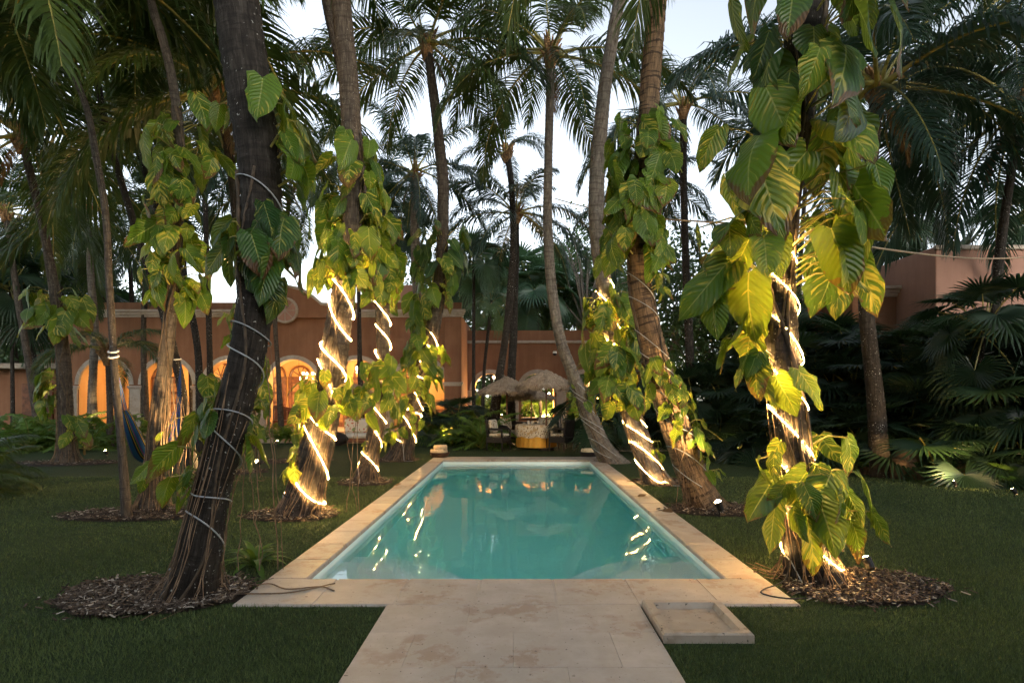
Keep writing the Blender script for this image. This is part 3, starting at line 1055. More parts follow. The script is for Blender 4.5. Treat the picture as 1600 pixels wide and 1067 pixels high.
# ---------------------------------------------------------------- palm trunks, crowns, vines, ropes
class Path:
    def __init__(s, ctrl, Y, n, dy=0.0, wf=0.75):
        """ctrl: (px, py, trunk width px) from base to top, standing at distance Y; dy lets the top lean in depth"""
        q_ = []
        for k, (px, py, d) in enumerate(ctrl):
            yy = Y + dy * k / (len(ctrl) - 1)
            p = W(px, py, yy)
            d *= (wf if k else wf ** .5) * F / math.hypot(F, px - CX)
            q_.append((p.x, p.y, p.z, d * yy / F / 2))
        if abs(q_[0][2]) < 0.6:
            ex = 0.2 + 1.1 * min(abs(q_[0][0] - q_[1][0]), .5)
            sl_ = (q_[0][0] - q_[1][0]) / max(.1, q_[1][2] - q_[0][2])
            q_[0] = (q_[0][0] + max(-.45, min(.45, sl_ * ex)), q_[0][1], -ex, q_[0][3] * 1.05)
        s.P = spline(q_, n)

    def at(s, z):
        i = int(np.clip(np.searchsorted(s.P[:, 2], z), 1, len(s.P) - 1))
        a, c = s.P[i - 1], s.P[i]
        t = float(np.clip((z - a[2]) / max(1e-6, c[2] - a[2]), 0, 1))
        return a + (c - a) * t

    def len(s):
        return float(np.sum(np.linalg.norm(np.diff(s.P[:, :3], axis=0), axis=1)))


def trunk_mesh(pa, name, bark, root, ring=0.10, sides=14, amp=0.045, lump=0.05):
    P = pa.P
    L = np.concatenate([[0], np.cumsum(np.linalg.norm(np.diff(P[:, :3], axis=0), axis=1))])
    tot = L[-1]
    ph = rng.uniform(0, 6.28, 6)
    rows, z = [], 0.0
    while z < tot:
        rg = ring * random.uniform(.75, 1.3)
        rows += [(z, 1 + amp), (z + rg * .85, 1 - amp * .6)]
        z += rg
    path, vs, fs, uv = [], [], [], []
    u = None
    for i, (l, f) in enumerate(rows):
        l = min(l, tot)
        c = np.array([np.interp(l, L, P[:, j]) for j in range(4)])
        c2 = np.array([np.interp(min(l + .05, tot), L, P[:, j]) for j in range(3)])
        c1 = np.array([np.interp(max(l - .05, 0), L, P[:, j]) for j in range(3)])
        t = nz(c2 - c1)
        if u is None:
            u = np.array([0, 1.0, 0])
        u = nz(u - t * np.dot(u, t))
        w = np.cross(t, u)
        tw = 0.012 * math.sin(3 * l + ph[4])
        for k in range(sides + 1):
            a = 2 * PI * k / sides
            rr = c[3] * f * (1 + lump * math.sin(2 * a + ph[0] + 1.3 * l) + lump * .7 * math.sin(3 * a + ph[1] - 2.1 * l) + lump * .5 * math.sin(5 * a + ph[2] + 4 * l))
            vs.append(c[:3] + (u * math.cos(a) + w * math.sin(a)) * rr + t * tw * math.sin(a + ph[3]))
            uv.append((k / sides, l))
    for i in range(len(rows) - 1):
        for k in range(sides):
            a = i * (sides + 1) + k
            fs.append((a, a + 1, a + sides + 2, a + sides + 1))
    b = MB().add(vs, fs, uv)
    o = b.build(name, bark, root, org=root.location, smooth=True)
    return o


def crown(root, top, n, L, lib, dry=0, lean=(0, 0), lo=-40, hi=85, sheath=True, az0=None):
    rt = Vector(root.location)
    tp = Vector(top)
    a = random.uniform(0, 6.28) if az0 is None else az0
    for k in range(n):
        a += 2.39996 + random.uniform(-.18, .18)
        e = hi + (lo - hi) * ((k + 0.5) / n) ** 0.85 + random.uniform(-6, 6)
        i = min(range(len(ELEV)), key=lambda j: abs(ELEV[j][0] - e))
        me = random.choice(lib[i])
        sc = L / 4.0 * random.uniform(.85, 1.12) * (0.72 if e > 72 else 1)
        o = link('frond', me, root, tp - rt + Vector((0.07 * math.cos(a), 0.07 * math.sin(a), random.uniform(-.1, .15))), (random.uniform(-.18, .18), random.uniform(-.08, .08), a), sc)
    for k in range(dry):
        a = random.uniform(0, 6.28)
        link('dry_frond', random.choice(FRONDS_DRY[-1]), root, tp - rt + Vector((0, 0, -.15)), (0, 0, a), L / 4 * random.uniform(.28, .42))
    if sheath:
        b = MB()
        rr = 0.13
        for k in range(14):
            an = random.uniform(0, 6.28)
            d = Vector((math.cos(an), math.sin(an), 0))
            z0 = random.uniform(-.4, .15)
            p0 = tp + d * rr * .6 + Vector((0, 0, z0))
            b.tube([p0, p0 + d * .09 + Vector((0, 0, .16)), p0 + d * random.uniform(.16, .3) + Vector((0, 0, random.uniform(.22, .42)))], [.07, .055, .012], 5)
        b.tube([tp + Vector((0, 0, -.45)), tp + Vector((0, 0, -.2)), tp + Vector((0, 0, .25))], [rr * .8, rr * 1.25, .05], 9)
        b.build('leaf_sheath', 'sheath', root, org=rt)


TR = {}


def palm(key, label, ctrl, Y, bark='bark', cr=None, name='coconut_palm', ring=0.10, sides=14, dy=0.0, group=None, cat='palm tree', lump=0.05, amp=0.045, wf=0.75):
    n = 60
    pa = Path(ctrl, Y, n, dy, wf)
    c0_ = pa.at(0.0)
    base = Vector((c0_[0], c0_[1], 0))
    root = thing(name, base, label, cat, group)
    trunk_mesh(pa, 'trunk', bark, root, ring, sides, amp, lump)
    TR[key] = pa
    if cr:
        crown(root, Vector(pa.P[-1][:3]), **cr)
    return root


def orient(o, pos, dirv, nrm, scale):
    d = Vector(dirv).normalized()
    nn = Vector(nrm)
    nn = (nn - d * nn.dot(d)).normalized()
    s = nn.cross(d)
    m = Matrix((d, s, nn)).transposed().to_4x4()
    o.matrix_local = Matrix.Translation(pos) @ m @ Matrix.Scale(scale, 4)


def zpx(py, Y):
    return H - (py - HY) * Y / F


LS = 0.76


def vine(key, label, clusters, lib=None, roots=16, stems=2, ztop=None, root_spread=0.4, hang=(), wide=1.0):
    """clusters: (py top, py bottom, count, leaf length, reach, azimuth centre, azimuth spread); azimuth 0 faces the pool walk, 90 is +X"""
    pa = TR[key]
    base = Vector((pa.at(0.0)[0], pa.at(0.0)[1], 0))
    Y = pa.P[0][1]
    root = thing('pothos_vine', base, label, 'climbing plant')
    lib = lib or POTHOS
    st = MB()
    zmax = 0.5
    for cl in clusters:
        pt, pb, cnt, size, reach, ac, asp = cl[:7]
        lb = cl[7] if len(cl) > 7 else lib
        z1, z0 = zpx(pt, Y), zpx(pb, Y)
        zmax = max(zmax, z1)
        cnt = int(cnt * (1.85 if wide == 1 else 1.05) + .5)
        for k in range(cnt):
            z = z0 + (z1 - z0) * (k + random.random()) / cnt
            c = pa.at(z)
            a = R(ac + random.uniform(-asp, asp))
            out = Vector((math.sin(a), -math.cos(a), 0))
            side = Vector((out.y, -out.x, 0))
            att = Vector(c[:3]) + out * c[3] * 0.95
            rc = reach * wide * random.uniform(.2, .95)
            bp = att + out * rc + Vector((0, 0, rc * random.uniform(.05, .6))) + side * random.uniform(-.3, .3) * reach
            dv = out * random.uniform(-.05, .75) + Vector((0, 0, -1)) * random.uniform(.55, 1.1) + side * random.uniform(-.65, .65)
            nv = out * 1.0 + Vector((0, 0, random.uniform(.0, .9))) + side * random.uniform(-1.1, 1.1)
            o = link('leaf', random.choice(lb), root)
            orient(o, bp - base, dv, nv, size * (LS if wide == 1 else .98) * random.uniform(.5, 1.18))
            mid = (att + bp) / 2 + Vector((0, 0, .1 * rc + .02))
            st.tube([att, mid, bp], [0.011, .008, .006], 4, False)
    tag(st.build('petiole', 'rachis', root, org=base), kind='stuff')
    b = MB()
    for k in range(stems):
        a0 = random.uniform(-1.6, 1.6)
        rr = random.uniform(.009, .018)
        pts = []
        zs = np.linspace(0, min(ztop or zmax, pa.P[-1][2] - .2), 46)
        for j, z in enumerate(zs):
            c = pa.at(z)
            a = a0 + 0.5 * math.sin(z * 1.7 + k) + 0.3 * math.sin(z * 4.1 + 2 * k)
            pts.append(Vector(c[:3]) + Vector((math.sin(a), -math.cos(a), 0)) * (c[3] + rr * .6))
        b.tube(pts, [rr * (1 + .2 * math.sin(j * 1.9)) for j in range(46)], 6)
    if stems:
        b.build('stem', 'vine_stem', root, org=base, smooth=True)
    if roots:
        b = MB()
        for k in range(roots):
            z1 = random.uniform(.35, 1.9)
            a = random.uniform(-PI, PI)
            rr = random.uniform(.0018, .0048)
            pts = []
            for j in range(9):
                t = j / 8
                z = z1 * (1 - t)
                c = pa.at(max(z, 0.0))
                a += random.uniform(-.12, .12)
                fl = random.uniform(.0, .02) + (root_spread * max(0, .2 - z) * random.uniform(.1, 1.2) if z < .2 else 0)
                pts.append(Vector(c[:2]).to_3d() + Vector((math.sin(a) * (c[3] + .012 + fl), -math.cos(a) * (c[3] + .012 + fl), max(z, .004))))
            d = (pts[-1] - base)
            d.z = 0
            d.normalize()
            dd = Matrix.Rotation(random.uniform(-.8, .8), 3, 'Z') @ d
            pts.append(pts[-1] + dd * random.uniform(.04, root_spread * .7) + Vector((0, 0, random.uniform(0, .02))))
            b.tube(pts, rr, 4, False)
        for (px, py0, py1, cnt) in hang:
            for k in range(cnt):
                p = W(px + random.uniform(-12, 12), py0, Y - random.uniform(-.1, .35))
                q_ = W(px + random.uniform(-22, 22), py1, p.y)
                pts = [p.lerp(q_, t) + Vector((random.uniform(-.02, .02), random.uniform(-.02, .02), 0)) for t in np.linspace(0, 1, 9)]
                pts[-1].z = max(pts[-1].z, .01)
                b.tube(pts, random.uniform(.0025, .005), 4, False)
        o = b.build('aerial_root', 'root', root, org=base)
        tag(o, kind='stuff')
    return root


def rope(key, label, py0, py1, turns, lit=True, rad=None, bead=0.05, a0=0.0, gapr=0.006, jit=0.25, group=None, tilt=0.8):
    """light rope wound round a trunk from picture height py0 (low) to py1 (high)"""
    pa = TR[key]
    Y = pa.P[0][1]
    z0, z1 = max(zpx(py0, Y), .06), zpx(py1, Y)
    base = Vector((pa.at(0.0)[0], pa.at(0.0)[1], 0))
    rad = rad or (0.0039 if lit else 0.010)
    n = int(turns * 40)
    ph = rng.uniform(0, 6.28, 3)
    raw = []
    for i in range(n + 1):
        t = i / n
        a = a0 - 2 * PI * turns * t
        z = z0 + (z1 - z0) * (t + jit * .5 / turns * math.sin(2 * PI * turns * t * .5 + ph[0]) + jit * .35 / turns * math.sin(a + ph[1]))
        c = pa.at(z)
        z -= tilt * c[3] * (1 + .5 * math.sin(t * 23 + ph[2])) * math.sin(a + .35 * math.sin(a * .37 + ph[1]))
        c = pa.at(max(z, .05))
        rr = c[3] * 1.10 + gapr
        raw.append((*(Vector(c[:3]) + Vector((math.sin(a) * rr, -math.cos(a) * rr, 0))), 0))
    root = thing('rope_light' if lit else 'unlit_rope_light', base, label, 'rope light', group)
    L = sum(math.dist(raw[i][:3], raw[i + 1][:3]) for i in range(n))
    m = max(20, int(L / bead)) * 2
    S = spline(raw[::2], m)
    b = MB()
    if lit:
        b.tube([Vector(p[:3]) for p in S[::2]], rad * .42, 5, True)
        tb_ = b.build('glowing_tube', 'rope_tube', root, org=base, smooth=True)
        b = MB()
        for k in range(0, m, 2):
            p = Vector(S[k][:3])
            e_ = rad * .95 * random.uniform(.8, 1.15)
            b.add([p + Vector(d_) * e_ for d_ in ((1, 0, 0), (-1, 0, 0), (0, 1, 0), (0, -1, 0), (0, 0, 1), (0, 0, -1))],
                  [(0, 2, 4), (2, 1, 4), (1, 3, 4), (3, 0, 4), (2, 0, 5), (1, 2, 5), (3, 1, 5), (0, 3, 5)])
        tag(b.build('bulb', 'rope_led', root, org=base), kind='stuff')
    else:
        b.tube([Vector(p[:3]) for p in S[::2]], rad, 6, True)
        b.build('tube', 'cable', root, org=base, smooth=True)
    if not lit:
        return root
    # tail to the ground
    p0 = Vector(S[0][:3])
    b = MB()
    b.tube([p0, p0 + Vector((.02, -.05, -.03)), Vector((p0.x + .08, p0.y - .16, .006)), Vector((p0.x + .3, p0.y - .15, .006))], 0.006, 5)
    b.build('lead_cable', 'cable', root, org=base)
    return root


cb = lambda n=16, L=4.2, lib=FRONDS, **k: dict(n=n, L=L, lib=lib, **k)

# the large vine-clad trunks round the pool
palm('T1', 'thick dark leaning palm trunk with white lichen specks, wound with unlit grey cable', [(292, 945, 104), (307, 885, 74), (327, 790, 60), (365, 650, 58), (393, 520, 60), (406, 400, 64), (406, 280, 66), (392, 150, 70), (370, 0, 70), (345, -200, 66), (318, -640, 58)], 4.6, 'bark_dark', cb(11, 4.2, lo=-10, az0=1.0), ring=.11, sides=22, lump=.04, wf=1.0)
palm('T16', 'thick palm trunk under huge pothos leaves beside the stone basin', [(1272, 915, 112), (1263, 860, 78), (1248, 770, 60), (1232, 650, 56), (1220, 500, 54), (1215, 380, 54), (1228, 250, 58), (1248, 120, 62), (1264, 0, 62), (1276, -150, 58), (1300, -600, 54)], 5.0, 'bark_dark', cb(11, 4.2, lo=-10, az0=2.0), ring=.10, sides=22, wf=1.0)
palm('T8', 'tall palm wound with glowing rope light, nearest lit trunk on the hammock side', [(468, 806, 92), (478, 765, 78), (497, 690, 66), (515, 600, 60), (530, 500, 54), (546, 400, 46), (552, 280, 42), (545, 130, 40), (532, 0, 38), (520, -120, 36), (500, -460, 32)], 7.8, 'bark', cb(11, 3.8, lo=0, az0=.5), ring=.10, sides=18)
palm('T9', 'lit palm trunk standing between two others wound with rope light', [(570, 755, 54), (578, 715, 42), (590, 660, 40), (598, 580, 36), (598, 480, 34), (592, 400, 32), (575, 310, 29), (550, 190, 27), (530, 90, 26), (508, -10, 24), (485, -220, 23)], 10.8, 'bark', cb(13, 3.8, lo=-10), ring=.10, sides=14, wf=.62)
palm('T10', 'lit coconut palm by the basket of rolled towels, its whole crown in view', [(622, 722, 58), (632, 690, 44), (648, 630, 38), (666, 560, 34), (682, 480, 29), (691, 390, 26), (692, 290, 23), (684, 200, 21), (675, 130, 20), (667, 68, 18)], 14.6, 'bark', cb(15, 3.7, dry=1, lo=-34, az0=.8), ring=.12, sides=14)
palm('T14', 'palm wound with glowing rope light beside the leaning cabled trunks', [(1030, 760, 60), (1018, 735, 48), (993, 668, 42), (968, 590, 38), (954, 510, 36), (942, 430, 34), (932, 340, 32), (934, 250, 30), (945, 140, 28), (960, 40, 26), (972, -40, 25), (995, -380, 23)], 10.6, 'bark_pale', cb(10, 3.4, lo=5), ring=.11, sides=14)
palm('T15', 'leaning palm with boldly banded upper trunk and unlit cable near the glaring spotlight', [(1108, 800, 66), (1092, 765, 54), (1065, 695, 48), (1038, 610, 44), (1012, 510, 40), (996, 420, 36), (998, 320, 34), (1008, 240, 33), (1016, 140, 33), (1025, 20, 32), (1032, -80, 31), (1050, -560, 28)], 8.3, 'bark_band', cb(10, 3.4, lo=5, az0=2.2), ring=.13, sides=18, wf=.92)
palm('T12', 'slender curved coconut palm leaning out from behind the black towel basket', [(962, 728, 54), (945, 705, 40), (920, 650, 33), (897, 590, 27), (876, 530, 24), (862, 450, 21), (856, 350, 19), (857, 230, 18), (860, 140, 17), (860, 82, 16)], 14.0, 'bark_pale', cb(14, 3.7, dry=1, lo=-34, az0=2.1), ring=.12, sides=14)
# palms on the hammock lawn
palm('T2', 'thin bare palm trunk lit yellow at its foot, hammock tied to it', [(198, 808, 24), (190, 700, 22), (180, 590, 21), (171, 450, 20), (165, 335, 19), (150, 244, 19), (134, 165, 18), (102, 90, 18), (67, 0, 18), (30, -130, 17)], 7.6, 'bark', cb(14, 4.2, lo=-30), ring=.09, sides=12, lump=.03, wf=.62)
palm('T3', 'palm trunk hidden in bright pothos with a curtain of hanging roots by the hammock', [(238, 800, 56), (240, 750, 42), (248, 660, 36), (262, 540, 30), (274, 430, 25), (280, 320, 22), (281, 220, 21), (270, 130, 20), (252, 55, 19), (236, 0, 19), (205, -190, 17)], 8.2, 'bark', cb(14, 4.2, lo=-30), ring=.10, sides=14)
palm('T4', 'dark palm trunk slanting behind the pothos, hammock end knotted round it', [(300, 726, 26), (290, 650, 22), (275, 565, 21), (250, 470, 19), (222, 390, 17), (205, 335, 17), (185, 268, 16), (165, 197, 16), (146, 98, 15), (122, 20, 15), (100, -90, 14)], 12.0, 'bark_dark', cb(14, 4.0, lo=-35), ring=.12, sides=10)
palm('T4b', 'thin dark palm trunk slanting parallel to its darker neighbour behind the pothos', [(314, 700, 20), (312, 620, 17), (308, 540, 16), (285, 430, 15), (245, 320, 14), (208, 215, 14), (189, 157, 13), (170, 80, 13), (152, 0, 12), (138, -70, 11)], 15.0, 'bark_dark', cb(14, 4.2, lo=-35), ring=.13, sides=10)
palm('T5', 'old palm with a ragged root-sheathed base in its own mulch ring by the fern hedge', [(106, 722, 58), (104, 690, 40), (101, 600, 34), (92, 500, 28), (76, 400, 22), (62, 330, 20), (46, 265, 19), (34, 212, 18)], 14.0, 'bark', cb(18, 4.0, dry=1, lo=-45), ring=.11, sides=14)
palm('T6', 'straight grey palm behind the fern hedge at the end of the paved edge', [(146, 690, 27), (144, 620, 21), (148, 520, 18), (141, 420, 16), (136, 332, 14)], 20.5, 'bark_pale', cb(15, 4.2, lo=-45), ring=.14, sides=10)
palm('T7', 'coconut palm with yellow-brown frond stalks crowning behind the dark trunk', [(392, 700, 30), (388, 600, 26), (378, 450, 23), (366, 300, 21), (352, 210, 20), (340, 142, 19)], 11.0, 'bark_dark', cb(16, 3.8, dry=2, lo=-30), ring=.12, sides=10)
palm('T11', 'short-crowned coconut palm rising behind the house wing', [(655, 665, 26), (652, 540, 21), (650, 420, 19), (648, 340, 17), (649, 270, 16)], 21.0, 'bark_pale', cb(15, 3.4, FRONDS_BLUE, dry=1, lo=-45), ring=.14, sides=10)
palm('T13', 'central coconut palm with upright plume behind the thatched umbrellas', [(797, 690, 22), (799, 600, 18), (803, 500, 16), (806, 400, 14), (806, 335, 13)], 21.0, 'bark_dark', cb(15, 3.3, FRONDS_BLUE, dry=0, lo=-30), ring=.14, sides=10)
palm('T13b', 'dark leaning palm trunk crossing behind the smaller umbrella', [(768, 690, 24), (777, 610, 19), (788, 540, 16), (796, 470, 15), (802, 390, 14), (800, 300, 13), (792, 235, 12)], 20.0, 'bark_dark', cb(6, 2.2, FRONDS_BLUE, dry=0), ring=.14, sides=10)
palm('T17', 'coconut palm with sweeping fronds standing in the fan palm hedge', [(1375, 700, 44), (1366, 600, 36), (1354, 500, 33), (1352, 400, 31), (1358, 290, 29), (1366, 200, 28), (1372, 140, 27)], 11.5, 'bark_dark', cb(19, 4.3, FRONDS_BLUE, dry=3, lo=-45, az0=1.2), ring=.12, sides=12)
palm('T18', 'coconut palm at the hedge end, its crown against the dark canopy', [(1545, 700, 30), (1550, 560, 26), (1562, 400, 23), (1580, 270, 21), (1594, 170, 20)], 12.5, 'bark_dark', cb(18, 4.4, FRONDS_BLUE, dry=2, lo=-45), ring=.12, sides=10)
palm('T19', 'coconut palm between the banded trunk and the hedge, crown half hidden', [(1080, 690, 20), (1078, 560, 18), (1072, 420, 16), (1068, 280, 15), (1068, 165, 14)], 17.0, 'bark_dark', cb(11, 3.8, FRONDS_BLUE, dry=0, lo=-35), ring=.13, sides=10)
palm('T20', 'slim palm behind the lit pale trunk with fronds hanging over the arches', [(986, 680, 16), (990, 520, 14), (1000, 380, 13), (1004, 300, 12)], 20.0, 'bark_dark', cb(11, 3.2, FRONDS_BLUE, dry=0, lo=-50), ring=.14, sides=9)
bgp = [  # key, label, path, Y, crown n, L
    ('leaning palm trunk in front of the annex doorway', [(62, 672, 20), (50, 600, 18), (30, 480, 16), (18, 400, 14), (8, 330, 12)], 22, 14, 4.0),
    ('slanting palm trunk crossing the annex roof', [(72, 668, 18), (58, 590, 16), (40, 500, 14), (30, 420, 13), (22, 350, 12)], 25, 14, 4.0),
    ('thin palm before the annex wall with a drooping crown', [(40, 664, 12), (25, 560, 11), (8, 470, 10), (-4, 400, 9)], 27, 13, 3.8),
    ('grey palm between the fern hedge and the first loggia arch', [(160, 672, 16), (158, 560, 14), (166, 430, 12), (180, 300, 11), (190, 210, 10)], 26, 16, 4.2),
    ('tall dark palm crowded in the canopy above the hammock', [(228, 668, 15), (225, 500, 13), (235, 350, 12), (250, 240, 11), (258, 170, 11)], 24, 16, 4.2),
    ('palm rising beside the loggia arch by the carved bench', [(380, 672, 14), (385, 560, 12), (392, 420, 11), (400, 310, 10), (408, 240, 9)], 22.8, 16, 3.8),
    ('slim palm trunk in front of the chandelier arch', [(440, 672, 13), (436, 600, 11), (430, 480, 10), (445, 380, 9), (452, 300, 9)], 22.5, 15, 3.4),
    ('dark slim palm before the loggia pier by the floral daybed', [(566, 672, 12), (562, 560, 10), (560, 440, 9), (552, 330, 9), (548, 260, 8)], 23, 15, 3.4),
    ('palm behind the roof block with a blue-green crown', [(600, 640, 12), (606, 500, 11), (612, 380, 10), (600, 300, 9)], 34, 15, 4.2),
    ('distant palm over the hedge beside the neighbour building', [(1245, 600, 13), (1250, 420, 11), (1258, 300, 10), (1262, 230, 9)], 22, 16, 4.0),
    ('palm far along the hedge with a ragged high crown', [(1470, 600, 13), (1476, 420, 12), (1490, 250, 11), (1500, 120, 10)], 19, 17, 4.4),
    ('tall palm beyond the hedge end crowning out over the corner', [(1640, 640, 24), (1640, 400, 22), (1630, 100, 20), (1615, -30, 19)], 12, 17, 4.6),
    ('tall palm outside the fern clump shading the hammock lawn', [(-60, 740, 40), (-70, 500, 30), (-60, 200, 26), (-40, -60, 24)], 9.5, 17, 4.6),
    ('palm in the grove with a crown low behind the hammock palms', [(205, 660, 13), (208, 540, 11), (205, 450, 10), (200, 390, 9)], 27, 14, 3.8),
    ('palm in the grove crowning beside the old root-sheathed palm', [(85, 655, 14), (90, 520, 12), (100, 420, 11), (104, 360, 10)], 29, 15, 4.2),
    ('palm high in the grove behind the pothos-clad trunk', [(330, 660, 14), (325, 450, 12), (318, 250, 11), (312, 90, 10)], 20, 17, 4.2),
]
for i, (lb, ct, Y, n, L) in enumerate(bgp):
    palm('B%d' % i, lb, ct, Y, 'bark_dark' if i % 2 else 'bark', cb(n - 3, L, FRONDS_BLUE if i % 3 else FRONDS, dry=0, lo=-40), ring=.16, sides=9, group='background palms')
palm('Y1', 'young palm with low yellow-lit fronds beside the thin hammock palm', [(172, 690, 16), (172, 640, 15), (170, 590, 13), (168, 550, 12)], 18.5, 'bark', cb(9, 2.3, FRONDS, lo=0, hi=75), ring=.12, sides=9)
# palms added out of view to shade the lawn and mirror in the pool
for i, (x, y, h, lb) in enumerate(((8.0, 5.0, 9.2, 'palm added out of view on the hedge side to shade the lawn'),
                                   (-8.2, 4.6, 9.0, 'palm added out of view beyond the hammock to shade the lawn'))):
    pa_root = thing('coconut_palm', (x, y, 0), lb, 'palm tree', 'shade palms added out of view')
    pa = Path([(0, 620, 1), (0, 620, 1)], 1, 2)
    pa.P = spline([(x, y, -.05, .22), (x + .3, y, h * .4, .16), (x + .2, y + .2, h * .75, .15), (x + .1, y + .3, h, .13)], 40)
    trunk_mesh(pa, 'trunk', 'bark_dark', pa_root, .12, 12)
    crown(pa_root, Vector(pa.P[-1][:3]), 17, 4.6, FRONDS, dry=1, lo=-20)

# ---- climbing pothos
D_ = POTHOS_D
vine('T16', 'giant pothos with yellow-streaked and brown-edged leaves climbing the trunk by the basin', [
    (-120, 60, 14, .62, .42, 0, 150, D_), (40, 200, 15, .66, .42, 0, 150, D_), (180, 330, 15, .66, .42, -20, 140), (300, 390, 11, .60, .48, 85, 55), (380, 450, 9, .58, .50, 80, 45),
    (330, 470, 14, .54, .44, -85, 55), (560, 600, 8, .36, .22, -60, 50), (480, 560, 3, .5, .35, -90, 30), (690, 750, 10, .44, .26, 20, 110), (745, 820, 14, .46, .26, 25, 95), (780, 820, 5, .5, .42, 80, 35)], roots=46, stems=3, root_spread=.45, wide=1.35)
vine('T1', 'dark glossy pothos leaves and roots clinging to the lichen-specked trunk', [
    (330, 420, 7, .50, .14, 45, 75, D_), (340, 400, 2, .46, .16, -60, 30, D_), (120, 300, 7, .54, .22, 95, 40), (150, 200, 1, .4, .2, -100, 30), (395, 450, 3, .42, .16, 80, 40, D_),
    (600, 720, 9, .40, .32, -125, 40), (640, 660, 1, .34, .08, -35, 10, D_), (620, 700, 3, .42, .14, 125, 35), (735, 775, 5, .32, .24, -95, 35)], roots=34, stems=2, ztop=3.4, root_spread=.5, hang=((418, 540, 890, 2), (392, 690, 890, 3)))
vine('T3', 'bright lit pothos leaves on the root-curtained trunk by the hammock', [
    (170, 270, 14, .62, .42, -10, 170), (260, 385, 16, .62, .42, -20, 170), (370, 470, 22, .52, .36, 0, 170), (660, 760, 4, .4, .3, 60, 60)], roots=40, stems=3, hang=((262, 590, 800, 16), (285, 620, 740, 8)))
vine('T8', 'yellow-green pothos clumps on the nearest rope-lit trunk', [
    (210, 320, 9, .56, .26, 60, 120), (305, 420, 26, .56, .34, -10, 170), (390, 450, 14, .52, .32, -30, 160), (590, 650, 16, .50, .30, 0, 130), (655, 690, 3, .32, .16, -80, 40), (695, 740, 6, .30, .18, -75, 35)], roots=50, stems=3, hang=((548, 650, 800, 3),))
vine('T9', 'pothos clumps on the middle rope-lit trunk', [
    (330, 420, 20, .72, .38, 0, 170), (405, 465, 16, .62, .34, -20, 160), (565, 640, 17, .60, .36, 0, 140), (690, 700, 2, .25, .12, 20, 60)], roots=40, stems=2)
vine('T10', 'tall column of pothos on the lit palm by the towel basket', [
    (360, 430, 20, .72, .55, 20, 160, D_), (420, 480, 14, .70, .5, -60, 110), (480, 560, 26, .62, .42, -75, 80), (545, 640, 26, .62, .38, -30, 120), (650, 690, 8, .42, .28, -40, 110)], roots=40, stems=3)
vine('T14', 'lush pothos column hiding half of the rope-lit trunk by the dark basket', [
    (470, 560, 32, .66, .40, -30, 140), (540, 640, 32, .62, .36, -10, 120), (450, 480, 3, .5, .3, 60, 60), (690, 715, 3, .3, .2, 80, 40)], roots=46, stems=2)
vine('T15', 'variegated pothos draped on the banded leaning trunk', [
    (185, 260, 12, .58, .34, 20, 150), (230, 330, 26, .60, .42, -60, 100), (300, 410, 30, .60, .40, -50, 110), (330, 400, 6, .5, .28, 60, 50), (430, 460, 4, .42, .22, 80, 40),
    (565, 620, 8, .36, .20, 20, 120), (620, 700, 12, .38, .24, 60, 70), (705, 745, 5, .26, .22, 80, 40)], roots=50, stems=4, hang=((1075, 690, 800, 6),))
vine('T5', 'pale pothos on the old root-sheathed palm', [(455, 520, 14, .85, .5, 10, 120), (580, 640, 8, .7, .4, -80, 40), (650, 690, 5, .55, .35, 80, 40)], roots=50, stems=2)
vine('T12', 'small pothos sprig on the curved leaning palm', [(600, 640, 8, .34, .2, 20, 120)], roots=20, stems=1)
vine('T7', 'pothos leaves behind the dark leaning trunk', [(560, 640, 8, .55, .3, 60, 60), (480, 540, 6, .5, .3, -60, 60)], roots=10, stems=1)

# ---- rope lights
rope('T16', 'glowing rope light wound up the trunk under the giant pothos', 893, 340, 7.2, bead=.03, a0=-1.4)
rope('T8', 'glowing rope light spiralling up the nearest lit trunk of the hammock side', 800, 385, 8.2, bead=.032, a0=-1.2)
rope('T9', 'glowing rope light round the middle trunk of the lit row', 748, 405, 9.0, bead=.05, a0=-1.0)
rope('T10', 'glowing rope light round the palm by the towel basket', 690, 520, 7.0, bead=.06, a0=0)
rope('T14', 'glowing rope light round the trunk hidden by the pothos column', 750, 440, 9.0, bead=.05, a0=.6)
rope('T1', 'unlit grey rope light spiralling round the lichen-specked trunk', 880, 270, 9.5, lit=False, rad=.0062, a0=-1.2, jit=.5, tilt=.35)
rope('T15', 'unlit cable wound round the banded leaning trunk', 760, 420, 7.5, lit=False, rad=.006)
rope('T12', 'unlit thin cable wound round the curved leaning palm', 715, 600, 6, lit=False, rad=.008)


# ---------------------------------------------------------------- fan palms, ferns, shrubs, trees
def fan_palm(loc, h, n, sc, label, group, lib=FANS, r0=.05, lo=-35, name='fan_palm', skirt=0):
    root = thing(name, loc, label, 'palm' if name == 'fan_palm' else 'plant', group)
    b = MB()
    lean = Vector((random.uniform(-.08, .08) * h, random.uniform(-.08, .08) * h, 0))
    pts = [Vector((0, 0, -.04)), lean * .3 + Vector((0, 0, h * .5)), lean + Vector((0, 0, h))]
    b.tube(pts, [r0 * 1.25, r0, r0 * .9], 7)
    b.build('stem', 'bark_dark', root)
    a = random.uniform(0, 6.28)
    for k in range(n):
        a += 2.39996 + random.uniform(-.3, .3)
        i = min(len(lib) - 1, int(len(lib) * (k + random.random()) / n))
        o = link('leaf', lib[i], root, lean + Vector((0, 0, h - random.uniform(0, .25) * min(1, h))), (random.uniform(-.2, .2), random.uniform(-.15, .15), a), sc * random.uniform(.8, 1.15))
    return root


